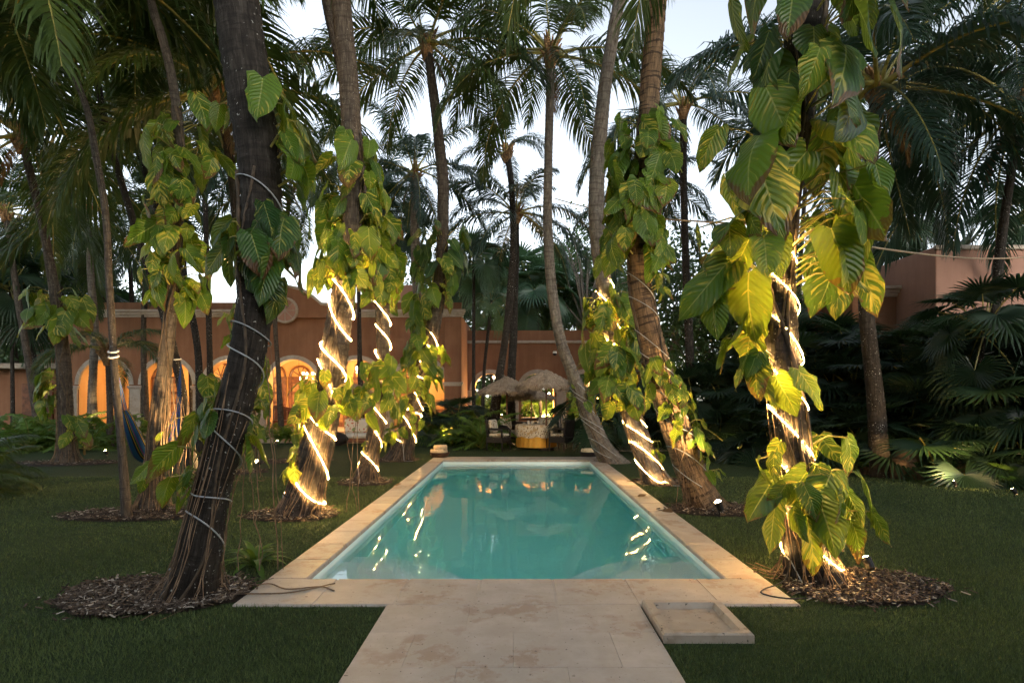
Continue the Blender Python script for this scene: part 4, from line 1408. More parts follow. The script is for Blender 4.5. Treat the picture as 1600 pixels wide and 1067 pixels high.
# hedge of fan palms along the open lawn
HA, HB = Vector((4.4, 15.9, 0)), Vector((9.7, 9.0, 0))
hd = (HB - HA).normalized()
hn = Vector((-hd.y, hd.x, 0))
if hn.x < 0:
    hn = -hn
k = 0
for row, (off, hmin, hmax, cnt) in enumerate(((0.5, 0.1, 0.45, 15), (1.1, 0.6, 1.4, 15), (1.9, 1.3, 2.3, 15), (2.9, 1.6, 2.6, 13))):
    for j in range(cnt):
        t = (j + random.uniform(.1, .9)) / cnt
        p = HA.lerp(HB, t) + hn * (off + random.uniform(-.35, .35))
        hh_ = random.uniform(hmin, hmax)
        lb = ('knee-high fan palm at the foot of the dark hedge', 'waist-high fan palm in the dark hedge', 'head-high fan palm inside the dark hedge', 'tall fan palm at the back of the dark hedge')[row]
        fan_palm(p, hh_, 13 if row else 10, random.uniform(.85, 1.2), lb, 'fan palm hedge, row %d' % (row + 1))
for j in range(9):
    p = HA.lerp(HB, (j + .5) / 9) + hd * random.uniform(-.3, 1.5) + hn * 4.3
    fan_palm(p, random.uniform(2.1, 3.0), 15, 1.2, 'tall fan palm at the back of the dark hedge', 'fan palm hedge, row 4')
fan_palm(W(1520, 700, 11.2).xy.to_3d(), 3.0, 20, 1.0, 'dark fan palm with spiky leaves against the pink wall', None)
# slender fan palms against the sky
for (px, py, Y, lb, n, sc) in ((1422, 345, 19, 'slim fan palm in front of the neighbour building', 18, 1.15), (1562, 350, 19, 'fan palm above the hedge end by the pink wall', 18, 1.25), (1445, 318, 22, 'thin slanting fan palm behind the slim one', 14, 1.1),
                              (740, 408, 23, 'thin fan palm swaying beside the house corner', 16, 1.1), (752, 470, 24, 'small fan palm by the house corner', 12, .9), (700, 440, 30, 'fan palm behind the pothos column', 14, 1.2),
                              (845, 455, 30, 'bluish fan palm over the garden wall behind the curved palm', 20, 1.9), (815, 440, 32, 'bluish fan palm over the garden wall by the twin trunks', 20, 1.8), (885, 440, 33, 'bluish fan palm over the garden wall near the bare branches', 20, 1.8),
                              (770, 430, 34, 'bluish fan palm over the garden wall near the house corner', 18, 1.7), (560, 330, 26, 'fan palm crown above the house roof', 16, 1.3), (610, 360, 28, 'fan palm crown between the lit trunks', 16, 1.2),
                              (930, 470, 31, 'dark fan palm at the end of the garden wall', 18, 1.8), (300, 300, 26, 'fan palm crown behind the hammock pothos', 18, 1.7), (20, 450, 24, 'fan palm crown in the grove by the annex', 18, 1.7), (120, 470, 30, 'fan palm in the grove over the annex roof', 18, 1.9)):
    p = W(px, py, Y)
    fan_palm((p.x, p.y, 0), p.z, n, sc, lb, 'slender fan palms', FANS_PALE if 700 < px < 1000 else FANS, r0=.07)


def fern(loc, n, sc, label, group, lib=FERNS, name='fern', cat='fern'):
    root = thing(name, loc, label, cat, group)
    a = random.uniform(0, 6.28)
    for k in range(n):
        a += 2.39996
        i = min(len(lib) - 1, int(len(lib) * k / n))
        me = lib[i]
        me = random.choice(me) if isinstance(me, list) else me
        link('frond' if name == 'fern' else 'leaf', me, root, (random.uniform(-.06, .06), random.uniform(-.06, .06), 0), (random.uniform(-.2, .2), 0, a), sc * random.uniform(.75, 1.15))
    return root


# fern hedge in front of the annex and the loggia
for j in range(13):
    px = -10 + 200 * (j + random.uniform(.2, .8)) / 13
    Y = random.uniform(17.0, 19.6)
    fern((W(px, 600, Y).x, Y, 0), 15, random.uniform(.30, .42), 'lit fern in the low hedge before the annex', 'low fern hedge')
for j in range(9):
    px = 205 + 285 * (j + random.uniform(.1, .9)) / 9
    Y = random.uniform(21.6, 23.3)
    fern((W(px, 600, Y).x, Y, 0.1), 12, random.uniform(.20, .3), 'fern planted before the loggia arches', 'loggia ferns')
for j in range(12):
    px = 655 + 110 * (j + random.uniform(.1, .9)) / 12
    Y = random.uniform(17.6, 21.5)
    if j % 3:
        fern((W(px, 600, Y).x, Y, 0), 15, random.uniform(.30, .44), 'fern in the clump between the lit palms and the umbrellas', 'umbrella side fern clump')
    else:
        fan_palm((W(px, 600, Y).x, Y, 0), random.uniform(.3, .8), 12, .95, 'low fan palm in the clump between the lit palms and the umbrellas', 'umbrella side fan palms', FANS)
for j in range(10):
    px = 925 + 110 * (j + random.uniform(.1, .9)) / 10
    Y = random.uniform(16.5, 22.5)
    if j % 2:
        fern((W(px, 600, Y).x, Y, 0), 14, random.uniform(.28, .42), 'fern behind the curved leaning palm', 'ferns behind the curved palm')
    else:
        fan_palm((W(px, 600, Y).x, Y, 0), random.uniform(.5, 2.0), 13, 1.0, 'fan palm behind the curved leaning palm', 'fan palms behind the curved palm', FANS)
# garden seen through the arches
for j in range(14):
    px = 735 + 200 * (j + random.uniform(.1, .9)) / 14
    Y = random.uniform(31.5, 35)
    fern((W(px, 600, Y).x, Y, 0), 16, random.uniform(.55, .85), 'leafy shrub in the garden beyond the arches', 'garden beyond the arches', name='shrub', cat='shrub')
# big clump at the lawn's edge
fern(Vector((-8.75, 8.9, 0)), 26, .34, 'large feathery palm clump spilling onto the lawn edge', None, lib=[r_ for r_ in (FRONDS[1], FRONDS[2], FRONDS[3], FRONDS[4], FRONDS[5])], name='palm_clump', cat='plant')
fern(Vector((-10.2, 10.4, 0)), 22, .36, 'second feathery palm clump behind the one on the lawn edge', None, lib=[r_ for r_ in (FRONDS[1], FRONDS[2], FRONDS[3], FRONDS[4])], name='palm_clump', cat='plant')
# lit plants at the foot of the hedge
for (px, py, sc, lb) in ((1482, 745, .42, 'small lit fan palm beside the boulder'), (1158, 707, .4, 'small lit fan palm at the hedge foot near the glaring spotlight'), (1128, 703, .4, 'small lit fan palm at the far hedge foot'), (1335, 735, .5, 'dim fan palm seedling left of the boulder')):
    p = G(px, py)
    fan_palm(p, .12, 9, sc, lb, None, FANS_LIT, name='fan_palm', r0=.03)


for j in range(9):
    t = (.28, .36, .45, .55, .66, .74, .82, .9, .97)[j]
    p = HA.lerp(HB, t) + hn * random.uniform(-.05, .2)
    fan_palm(p, .08, 8, random.uniform(.26, .4), 'ankle-high lit fan palm seedling edging the hedge bed', 'seedlings edging the hedge bed', FANS_LIT, r0=.02)


def strap_plant(loc, n, L, label, group=None, mat='fern'):
    root = thing('strap_leaf_plant', loc, label, 'plant', group)
    for k in range(n):
        a = 2.39996 * k + random.uniform(-.2, .2)
        el = R(80 - 62 * k / n)
        pts = []
        p = Vector((0, 0, 0))
        th = el
        l = L * random.uniform(.75, 1.1)
        for j in range(7):
            pts.append(p.copy())
            p = p + Vector((math.cos(th), 0, math.sin(th))) * l / 6
            th -= R(14)
        vs, uv = [], []
        for j, c in enumerate(pts):
            w = L * .075 * (0.55, .9, 1, 1, .85, .5, .02)[j]
            vs += [c + Vector((0, -w, w * .4)), c, c + Vector((0, w, w * .4))]
            uv += [(0, j / 6), (.5, j / 6), (1, j / 6)]
        fs = []
        for j in range(6):
            for m in range(2):
                i = 3 * j + m
                fs.append((i, i + 3, i + 4, i + 1))
        MB().add(vs, fs, uv).build('leaf', mat, root, smooth=True).rotation_euler = (0, 0, a)
    return root


strap_plant(Vector((-2.46, 5.35, 0)), 20, .42, 'glossy strap-leaved plant behind the lichen-specked trunk', None, 'fern')
strap_plant(G(1525, 752), 12, .42, 'lit strap-leaved plant at the hedge foot by the cut stump')
for j in range(7):
    p = W(432 + 48 * j / 6, 690, 19.6 + random.uniform(0, .9))
    strap_plant((p.x, p.y, 0.1), 16, .75, 'upright sword-leaved plant in the bed before the loggia', 'sword plants before the loggia')
# bare bed along the foot of the hedge
b = MB()
e1, e2 = [], []
for t in np.linspace(-.05, 1.05, 24):
    c = HA.lerp(HB, t)
    e1.append(c - hn * (.12 + .08 * math.sin(17 * t) + .05 * math.sin(41 * t)))
    e2.append(c + hn * 4.6)
k = len(e1)
b.add([(p.x, p.y, -.006) for p in e1] + [(p.x, p.y, -.006) for p in e2], [(i, i + 1, k + i + 1, k + i) for i in range(k - 1)])
tag(b.build('hedge_bed', 'soil'), kind='structure')
# stump and boulder
b = MB()
p = G(1503, 750)
st = thing('tree_stump', p, 'pale cut stump with splayed roots at the hedge foot', 'stump')
for a in np.linspace(0, 6.28, 7, endpoint=False):
    b.tube([(0.05 * math.cos(a), .05 * math.sin(a), .33), (.08 * math.cos(a), .08 * math.sin(a), .15), (.24 * math.cos(a), .2 * math.sin(a), -.02)], [.05, .05, .03], 6)
b.tube([(0, 0, 0), (0, 0, .2), (.01, 0, .36)], [.11, .09, .10], 9)
b.build('wood', 'root', st)


def blob(name, mat, loc, size, label, cat, seed, group=None, sub=14, amp=.16, flat=True):
    rs = np.random.default_rng(seed)
    ph = rs.uniform(0, 6.28, (6, 3))
    fq = rs.uniform(1, 4.2, (6, 3))
    b = MB()
    vs, fs, uv = [], [], []
    nlat = sub
    nlon = sub * 2
    for i in range(nlat + 1):
        th = PI * i / nlat
        for j in range(nlon):
            f = 2 * PI * j / nlon
            d = np.array([math.sin(th) * math.cos(f), math.sin(th) * math.sin(f), math.cos(th)])
            r_ = 1 + amp * sum(math.sin(fq[k] @ d + ph[k][0]) for k in range(6)) / 2.2
            vs.append(d * r_ * np.array(size))
            uv.append((j / nlon, i / nlat))
    for i in range(nlat):
        for j in range(nlon):
            a, c = i * nlon + j, i * nlon + (j + 1) % nlon
            fs.append((a, a + nlon, c + nlon, c))
    b.add(vs, fs, uv)
    o = b.build(name, mat, None, loc, smooth=not flat)
    tag(o, label, cat, group)
    return o


p = G(1412, 745)
blob('boulder', 'boulder', (p.x, p.y, .1), (.36, .3, .42), 'rounded brown boulder half buried at the hedge foot', 'rock', 4)
for j in range(14):
    t = (j + random.random()) / 14
    p = HA.lerp(HB, .25 + .75 * t) - hn * random.uniform(-.25, .15)
    s = random.uniform(.05, .13)
    blob('stone', 'boulder', (p.x, p.y, s * .3), (s * 1.3, s, s * .8), 'small stone edging the hedge bed', 'stone', 30 + j, 'stones edging the hedge bed', 7)


def leaf_crown(seed, n, rad, mat):
    rs = np.random.default_rng(seed)
    cl = [rs.normal(0, 1, 3) * np.array(rad) * .55 for _ in range(26)]
    vs, fs = [], []
    for k in range(n):
        c = cl[rs.integers(26)] + rs.normal(0, .28, 3) * np.array(rad) * .75
        s = rs.uniform(.06, .13)
        d = nz(rs.normal(0, 1, 3))
        e_ = nz(np.cross(d, rs.normal(0, 1, 3)))
        i = len(vs)
        vs += [c - d * s, c + e_ * s * .45, c + d * s, c - e_ * s * .45]
        fs.append((i, i + 1, i + 2, i + 3))
    return MB().add(vs, fs).build('#crown', mat), cl


CROWNS = [leaf_crown(60 + k, 5200, (2.3, 2.0, 1.9), 'broad') for k in range(3)]


def broad_tree(loc, h, sc, label, k, bare=False, group='broadleaf trees behind'):
    root = thing('broadleaf_tree', loc, label, 'tree', group)
    me, cl = CROWNS[k % 3]
    if not bare:
        link('crown', me, root, (0, 0, h), (0, 0, random.uniform(0, 6)), sc)
    b = MB()
    b.tube([(0, 0, -.1), (.1, 0, h * .4), (0, .1, h * .75)], [.16, .12, .09], 7)
    for c in cl[:18]:
        q_ = Vector(c) * sc + Vector((0, 0, h))
        mid = Vector((q_.x * .45, q_.y * .45, h * .8 + (q_.z - h * .8) * .4 + .2))
        b.tube([(0, 0, h * .62), mid, q_, q_ + Vector((random.uniform(-.5, .5), random.uniform(-.4, .4), random.uniform(-.1, .6)))], [.07, .035, .018, .006], 5)
        for w in range(3 if bare else 1):
            e_ = mid.lerp(q_, random.random())
            b.tube([e_, e_ + Vector((random.uniform(-.7, .7), random.uniform(-.5, .5), random.uniform(0, .9)))], [.014, .004], 4)
    b.build('trunk', 'bark_pale', root)
    return root


for j, (px, py, Y, sc, lb) in enumerate(((905, 440, 36, 1.5, 'feathery tree behind the curved palm above the garden wall'), (950, 470, 32, 1.1, 'tree behind the lit pale trunk'), (1050, 500, 24, 1.2, 'tree behind the banded leaning trunk'), (1120, 520, 22, 1.25, 'dark tree at the far end of the hedge'),
                                         (1190, 490, 21, 1.3, 'dark tree behind the giant pothos'), (60, 540, 33, 1.6, 'tree in the grove behind the annex'), (170, 520, 35, 1.7, 'tree in the grove behind the house end'), (-20, 480, 26, 1.6, 'tree at the grove edge beyond the annex'),
                                         (780, 560, 40, 2.0, 'far tree in the garden beyond the first arch'), (880, 590, 41, 2.0, 'far tree in the garden beyond the last arch'),
                                         (700, 480, 38, 1.7, 'tree behind the house corner roof'))):
    p = W(px, py, Y)
    broad_tree((p.x, p.y, 0), p.z, sc, lb, j)
for (px, py, Y, lb) in ((915, 400, 30, 'bare-branched tree above the garden wall by the curved palm'), (1370, 330, 26, 'bare twiggy tree against the sky by the slim fan palm')):
    p = W(px, py, Y)
    broad_tree((p.x, p.y, 0), p.z - .6, 1.0, lb, 1, True, None)
# distant wood closing the view all round
b = MB()
rs = np.random.default_rng(5)
vs, fs = [], []
for k in range(26000):
    a = rs.uniform(0, 2 * PI)
    d = rs.uniform(46, 60)
    c = np.array([d * math.cos(a), 14 + d * math.sin(a), 5.5 * rs.random() ** .8 + 1.1 * math.sin(9 * a) + .8 * math.sin(23 * a)])
    s = rs.uniform(.25, .6)
    e1, e2 = nz(rs.normal(0, 1, 3)), nz(rs.normal(0, 1, 3))
    i = len(vs)
    vs += [c - e1 * s, c + e2 * s * .6, c + e1 * s, c - e2 * s * .6]
    fs.append((i, i + 1, i + 2, i + 3))
b.add(vs, fs)
tag(b.build('distant_wood', 'broad'), 'dark wall of distant trees closing the garden', 'trees', None, 'stuff')

# ---------------------------------------------------------------- mulch rings
BEDS = []


def mulch(cx, cy, rx, ry, n, label, seed):
    rs = np.random.default_rng(seed)
    BEDS.append((cx, cy, rx, ry))
    b = MB()
    m = 28
    edge = [1 + .07 * math.sin(3 * a + seed) + .05 * math.sin(7 * a + 2 * seed) for a in np.linspace(0, 2 * PI, m, endpoint=False)]
    vs = [(cx, cy, .012)] + [(cx + rx * edge[k] * math.cos(2 * PI * k / m), cy + ry * edge[k] * math.sin(2 * PI * k / m), -.012) for k in range(m)]
    b.add(vs, [(0, k + 1, (k + 1) % m + 1) for k in range(m)])
    sh = [0.1] * (m + 1)
    for k in range(n):
        a, r_ = rs.uniform(0, 2 * PI), math.sqrt(rs.random()) * (1.03 if rs.random() < .9 else rs.uniform(1.05, 1.32))
        i = int(a / (2 * PI) * m) % m
        x, y = cx + rx * edge[i] * r_ * math.cos(a), cy + ry * edge[i] * r_ * math.sin(a)
        L, w = rs.uniform(.012, .07) * (2.2 if rs.random() < .04 else 1), rs.uniform(.004, .017)
        if abs(x) < DX + .0 and DY0 < y < DY1 and rs.random() < .9:
            continue
        t = rs.uniform(0, PI)
        b.box((x, y, .018 + rs.uniform(-.004, .016)), (L, w, rs.uniform(.004, .009)), 0, t, 0, (rs.normal(0, .25), rs.normal(0, .25), 0))
        sh += [float(np.clip(rs.normal(.48, .28), 0, 1))] * 8
    o = b.build('mulch_bed', 'mulch')
    at = o.data.attributes.new('shade', 'FLOAT', 'POINT')
    at.data.foreach_set('value', sh)
    tag(o, label, 'mulch', None, 'stuff')


mulch(-2.92, 4.62, .76, .44, 3300, 'wood-chip mulch ring under the lichen-specked trunk', 1)
mulch(2.90, 4.85, .66, .48, 3000, 'wood-chip mulch ring under the giant pothos trunk', 2)
mulch(-5.25, 7.75, .95, .42, 1100, 'mulch ring under the hammock palms', 3)
mulch(-3.05, 7.75, .62, .42, 900, 'mulch ring under the nearest lit trunk', 4)
mulch(2.95, 8.1, .85, .45, 1000, 'mulch ring beside the glaring spotlight', 5)
mulch(-11.0, 13.8, 1.3, .55, 700, 'mulch ring under the old root-sheathed palm', 6)
mulch(-6.2, 12.2, .8, .5, 400, 'mulch ring under the slanting dark trunk', 7)
mulch(-5.6, 14.2, .9, .5, 400, 'mulch ring by the small fairy-lit trunk', 8)
mulch(-2.85, 10.75, .5, .5, 450, 'mulch ring under the middle lit trunk', 9)
mulch(-3.1, 14.5, .6, .5, 350, 'mulch ring under the lit palm by the basket', 10)
mulch(2.7, 10.7, .5, .5, 400, 'mulch ring under the trunk hidden in pothos', 11)

# ---------------------------------------------------------------- turf blades
rs = np.random.default_rng(11)
NB = 420000
Yb = 2.4 + (11.5 - 2.4) * rs.random(NB) ** 1.7
Xb = (rs.random(NB) * 2 - 1) * (Yb * 0.95 + .6)
keep = ~((np.abs(Xb) < DX + .012) & (Yb > DY0 - .008)) & ~((Xb > -1.012) & (Xb < .962) & (Yb < DY0)) & ~((Xb > .955) & (Xb < 1.575) & (Yb > 3.71) & (Yb < 4.4))
for (cx, cy, rx, ry) in BEDS:
    keep &= ((Xb - cx) / rx) ** 2 + ((Yb - cy) / ry) ** 2 > 0.96 + .08 * rs.random(NB)
Xb, Yb = Xb[keep], Yb[keep]
nb_ = len(Xb)
hgt = rs.uniform(.018, .042, nb_) * (0.9 + .25 * np.sin(Xb * 2.1) * np.sin(Yb * 1.7))
az = rs.uniform(0, 2 * PI, nb_)
ln = rs.uniform(.004, .02, nb_)
wd_ = rs.uniform(.0011, .0022, nb_) * (1 + Yb * .18)
la = rs.uniform(0, 2 * PI, nb_)
V = np.empty((nb_, 3, 3), np.float32)
zb = -.021
V[:, 0] = np.stack([Xb - wd_ * np.cos(az), Yb - wd_ * np.sin(az), np.full(nb_, zb)], 1)
V[:, 1] = np.stack([Xb + wd_ * np.cos(az), Yb + wd_ * np.sin(az), np.full(nb_, zb)], 1)
V[:, 2] = np.stack([Xb + ln * np.cos(la), Yb + ln * np.sin(la), zb + hgt], 1)
me = bpy.data.meshes.new('turf_blades')
me.vertices.add(nb_ * 3)
me.vertices.foreach_set('co', V.ravel())
me.loops.add(nb_ * 3)
me.loops.foreach_set('vertex_index', np.arange(nb_ * 3, dtype=np.int32))
me.polygons.add(nb_)
me.polygons.foreach_set('loop_start', np.arange(0, nb_ * 3, 3, dtype=np.int32))
me.update(calc_edges=True)
at = me.attributes.new('shade', 'FLOAT', 'POINT')
at.data.foreach_set('value', np.repeat(np.clip(rs.normal(.4, .25, nb_) + .13 * np.sin(Xb * 1.3 + .7 * Yb) * np.sin(.9 * Yb - .6 * Xb) + .10 * np.sin(3.7 * Xb - 1.9 * Yb), 0, 1), 3).astype(np.float32))
me.materials.append(M['blade'])
tag(link('grass', me), 'short dark green turf on both sides of the walkway', 'grass', None, 'stuff')


# ---------------------------------------------------------------- lamps in the garden
def lamp(parent, loc, energy, color=(1.0, .62, .26), size=.04, spot=None, aim=None):
    ld = bpy.data.lights.new('lamp_light', 'SPOT' if spot else 'POINT')
    ld.energy = energy
    ld.color = color
    ld.shadow_soft_size = size
    o = bpy.data.objects.new('lamp_light', ld)
    COL.objects.link(o)
    o.parent = parent
    o.location = loc
    if spot:
        ld.spot_size = R(spot)
        ld.spot_blend = .6
        o.rotation_euler = (-(Vector(aim).normalized())).to_track_quat('Z', 'Y').to_euler()
    return o


def spotlight(loc, aim, energy, label, spot=95, scale=1.0, z=.14):
    root = thing('garden_spotlight', loc, label, 'spotlight')
    d = Vector(aim).normalized()
    head = Vector((0, 0, z))
    s = scale
    MB().tube([(0, 0, -.03), (0, 0, z - .02 * s)], .008 * s, 6).build('stake', 'iron', root)
    b = MB()
    b.tube([head - d * .07 * s, head - d * .05 * s, head + d * .045 * s, head + d * .05 * s], [.015 * s, .036 * s, .042 * s, .044 * s], 12, False)
    b.build('housing', 'iron', root)
    b = MB()
    b.tube([head + d * .030 * s, head + d * .05 * s, head + d * .064 * s, head + d * .070 * s], [.038 * s, .036 * s, .02 * s, .003 * s], 12)
    b.build('lens', 'lens', root, smooth=True)
    lamp(root, head + d * .085 * s, energy, spot=spot, aim=d)
    return root


spotlight(G(256, 806), (.03, .06, 1), 429, 'glowing spotlight at the foot of the root-curtained trunk', 62)
spotlight(G(1124, 806), (-.42, .0, 1), 429, 'glaring spotlight beside the foot of the banded leaning palm', 75, 1.2)
spotlight(G(1357, 905), (-.1, .6, .8), 30, 'spotlight tilted up at the giant pothos from the mulch ring', 110)
spotlight(G(404, 732), (-.75, -.75, .75), 260, 'low spotlight on the lawn behind the lichen-specked trunk', 110)
spotlight(G(166, 715), (-.55, .0, 1), 130, 'small spotlight aimed at the old root-sheathed palm', 70)
spotlight(G(160, 692), (0.1, .4, 1), 160, 'spotlight hidden in the low fern hedge', 140)
spotlight(G(60, 694), (0.1, .4, 1), 120, 'spotlight at the dark end of the low fern hedge', 140)
spotlight(G(690, 694), (.2, .3, 1), 140, 'spotlight hidden in the fern clump beside the umbrellas', 140)
spotlight(G(432, 698), (.2, .4, 1), 80, 'spotlight in the sword plants before the loggia', 140)
spotlight(G(955, 688), (0, .5, 1), 120, 'spotlight among the ferns behind the curved palm', 140)
spotlight(G(1492, 762), (.05, .55, .75), 60, 'spotlight lighting the cut stump at the hedge foot', 130, .8, .08)
spotlight(G(1585, 775), (-.1, .6, .7), 60, 'spotlight at the near hedge foot past the stump', 140, .8, .08)
spotlight(G(1230, 728), (0.1, .55, .8), 45, 'spotlight at the hedge foot behind the giant pothos trunk', 140, .8, .08)
spotlight(G(1145, 716), (0.1, .5, .9), 80, 'spotlight at the far hedge foot', 130, .8, .1)
spotlight(G(1300, 690), (0.1, .2, 1), 25, 'spotlight deep inside the hedge', 130, .8, .1)
spotlight(Vector((W(850, 600, 31.2).x, 31.2, 0)), (0, .5, 1), 500, 'spotlight in the garden beyond the arches', 150)


# ---------------------------------------------------------------- house lamps
def chandelier(p, label, r=.42, arms=8):
    root = thing('chandelier', p, label, 'chandelier')
    b = MB()
    b.lathe([(0.005, .75), (.012, .5), (.03, .42), (.015, .36), (.05, .25), (.075, .15), (.03, .05), (.055, -.02), (.03, -.1), (0.0, -.16)], 12)
    b.tube([(0, 0, .7), (0, 0, 1.35)], .008, 6)
    b.build('stem', 'brass', root, smooth=True)
    for k in range(arms):
        a = 2 * PI * k / arms
        rr = r if k % 2 == 0 else r * .72
        zz_ = 0.12 if k % 2 == 0 else .34
        d = Vector((math.cos(a), math.sin(a), 0))
        b = MB()
        b.tube([Vector((0, 0, zz_ - .02)), d * rr * .4 + Vector((0, 0, zz_ - .14)), d * rr * .8 + Vector((0, 0, zz_ - .1)), d * rr + Vector((0, 0, zz_))], [.012, .01, .01, .012], 6)
        b.lathe([(.0, 0), (.035, .005), (.04, .02), (.014, .022), (.014, .08)], 8, d * rr + Vector((0, 0, zz_)))
        ar = b.build('arm', 'brass', root, smooth=True)
        MB().lathe([(.0, .08), (.034, .085), (.05, .13), (.034, .185), (.0, .19)], 8, d * rr + Vector((0, 0, zz_))).build('bulb', 'bulb', ar, smooth=True)
    lamp(root, (0, 0, -.35), 130, size=.2)
    return root


def lantern(p, label, energy, drop=1.4, group=None):
    root = thing('lantern', p, label, 'lantern', group)
    b = MB()
    b.tube([(0, 0, .22), (0, 0, drop)], .006, 5)
    b.lathe([(.0, .26), (.03, .22), (.11, .15), (.12, .14)], 6)
    b.lathe([(.1, -.14), (.11, -.16), (.05, -.19), (.0, -.22)], 6)
    for k in range(6):
        a = 2 * PI * k / 6
        b.tube([(.11 * math.cos(a), .11 * math.sin(a), -.15), (.11 * math.cos(a), .11 * math.sin(a), .15)], .007, 4)
    b.build('frame', 'iron', root)
    MB().lathe([(.0, -.1), (.04, -.08), (.055, 0), (.04, .08), (.0, .1)], 10).build('bulb', 'bulb', root, smooth=True)
    lamp(root, (0, 0, -.3), energy, size=.12)
    return root


chandelier(W(484, 600, 25.9), 'lit brass chandelier with candle bulbs hanging in the loggia arch')
for (px, e_, lb) in ((262, 75, 'hanging lantern in the loggia arch behind the hammock'), (360, 75, 'hanging lantern in the arch behind the lichen-specked trunk'), (558, 80, 'hanging lantern in the arch behind the nearest lit trunk'), (656, 80, 'hanging lantern in the last loggia arch'), (163, 35, 'hanging lantern in the first loggia arch')):
    q_ = W(px, 560, 26.2)
    lantern((q_.x, q_.y, 2.9), lb, e_)
q_ = W(467, 634, 27.3)
lantern((q_.x, q_.y, q_.z), 'small green-gold lantern hanging low below the chandelier', 14, 2.9)
# wall lamp inside the first garden arch
def sconce(p, label, e_):
    root = thing('wall_lamp', p, label, 'lamp')
    b = MB()
    b.box((0, .16, 0), (.12, .04, .2), .01)
    b.tube([(0, .15, 0), (0, .05, .06), (0, 0, .02)], .012, 6)
    b.build('bracket', 'iron', root)
    MB().lathe([(.0, -.07), (.04, -.045), (.055, .015), (.035, .07), (0, .075)], 12).build('globe', 'bulb', root, smooth=True)
    lamp(root, (0, -.22, .0), e_, size=.1)


ws = W(771, 589, YR + 2.5)
sconce((ws.x, YR + 3.0, ws.z), 'glowing wall lamp inside the first garden arch above the umbrella', 230)
sconce((W(858, 600, YR + 2.9).x, YR + 3.0, 1.75), 'glowing wall lamp inside the middle garden arch', 260)
sconce((W(930, 600, YR + 2.9).x, YR + 3.0, 1.75), 'glowing wall lamp inside the last garden arch', 260)


for (cx, z_, lb) in ((cxs[0], .63, 'uplight on the sill of the first garden arch'), (cxs[1], .63, 'uplight on the sill of the middle garden arch'), (cxs[2], .02, 'uplight on the threshold of the last garden arch')):
    spotlight(Vector((cx + .55, YR + .36, z_)), (-.3, .0, 1), 170, lb, 150, .8, .07)


# ---------------------------------------------------------------- thatched umbrellas, dining set
def umbrella(p, dia, ztop, zrim, label, tilt=0.0):
    root = thing('thatched_umbrella', (p[0], p[1], 0), label, 'umbrella')
    b = MB()
    b.tube([(0, 0, 0), (0, 0, ztop - .05)], .024, 8)
    b.build('pole', 'wood', root, smooth=True)
    b = MB()
    b.lathe([(0, .07), (.22, .06), (.25, .0), (.25, -.02)], 16)
    b.build('base', 'iron', root)
    Rr = dia / 2
    rs = np.random.default_rng(int(dia * 100))
    layers = 7
    can = None
    for k in range(layers):
        t0, t1 = k / layers, (k + 1) / layers
        ra, rb_ = Rr * max(.02, t0) * 1.0, Rr * t1 * 1.02
        za = ztop - (ztop - zrim) * (t0 ** 1.18) + .012
        zb_ = ztop - (ztop - zrim) * (t1 ** 1.18) - .035
        b = MB()
        n = 96
        vs, uv, fs = [], [], []
        for i, (rr, zz_) in enumerate(((ra, za), ((ra + rb_) / 2, (za + zb_) / 2 + .018), (rb_, zb_))):
            for j in range(n):
                a = 2 * PI * j / n
                pl = 1 - .035 * abs(math.sin(4 * a)) * t1
                jr = rs.uniform(-.035, .02) if i == 2 else 0
                vs.append(((rr + jr * .4) * pl * math.cos(a), (rr + jr * .4) * pl * math.sin(a), zz_ + jr - .05 * abs(math.sin(4 * a)) * t1))
                uv.append((j / n, rr))
        for i in range(2):
            for j in range(n):
                fs.append((i * n + j, i * n + (j + 1) % n, (i + 1) * n + (j + 1) % n, (i + 1) * n + j))
        b.add(vs, fs, uv)
        o = b.build('thatch_layer', 'thatch', root)
    b = MB()
    for j in range(420):
        a = rs.uniform(0, 2 * PI)
        pl = (1 - .035 * abs(math.sin(4 * a))) * rs.uniform(.95, 1.03)
        x, y, z = Rr * pl * math.cos(a), Rr * pl * math.sin(a), zrim - .05 * abs(math.sin(4 * a))
        w = rs.uniform(.006, .016)
        l = rs.uniform(.06, .13)
        tx, ty = -math.sin(a) * w, math.cos(a) * w
        ox, oy = math.cos(a) * rs.uniform(-.02, .05), math.sin(a) * rs.uniform(-.02, .05)
        b.add([(x - tx, y - ty, z + .03), (x + tx, y + ty, z + .03), (x + ox + tx * .6, y + oy + ty * .6, z - l), (x + ox - tx * .6, y + oy - ty * .6, z - l)], [(0, 1, 2, 3)], [(a, 0), (a + .02, 0), (a + .02, .2), (a, .2)])
    tag(b.build('fringe', 'thatch', root), kind='stuff')
    for j in range(8):
        a = 2 * PI * (j + .5) / 8
        b = MB()
        b.tube([(.03 * math.cos(a), .03 * math.sin(a), ztop - .1), (Rr * .95 * math.cos(a), Rr * .95 * math.sin(a), zrim - .02)], .012, 5)
        b.build('rib', 'wood', root)
    return root


YT = 17.8
tc_ = W(838, 690, YT)
umbrella((W(853.5, 690, YT - .55).x, YT - .55), 1.86, 2.42, 1.93, 'large grey thatched umbrella over the dining table')
umbrella((W(792, 690, YT + 1.2).x, YT + 1.2), 1.98, 2.28, 1.78, 'smaller thatched umbrella behind the dining table by the twin trunks')
umbrella((W(830, 690, YT + 2.2).x, YT + 2.2), 1.7, 1.92, 1.6, 'low thatched umbrella half hidden behind the two dining umbrellas')
umbrella((W(556, 690, 20.3).x, 20.3), 1.9, 2.05, 1.62, 'thatched umbrella over the floral daybed by the loggia')

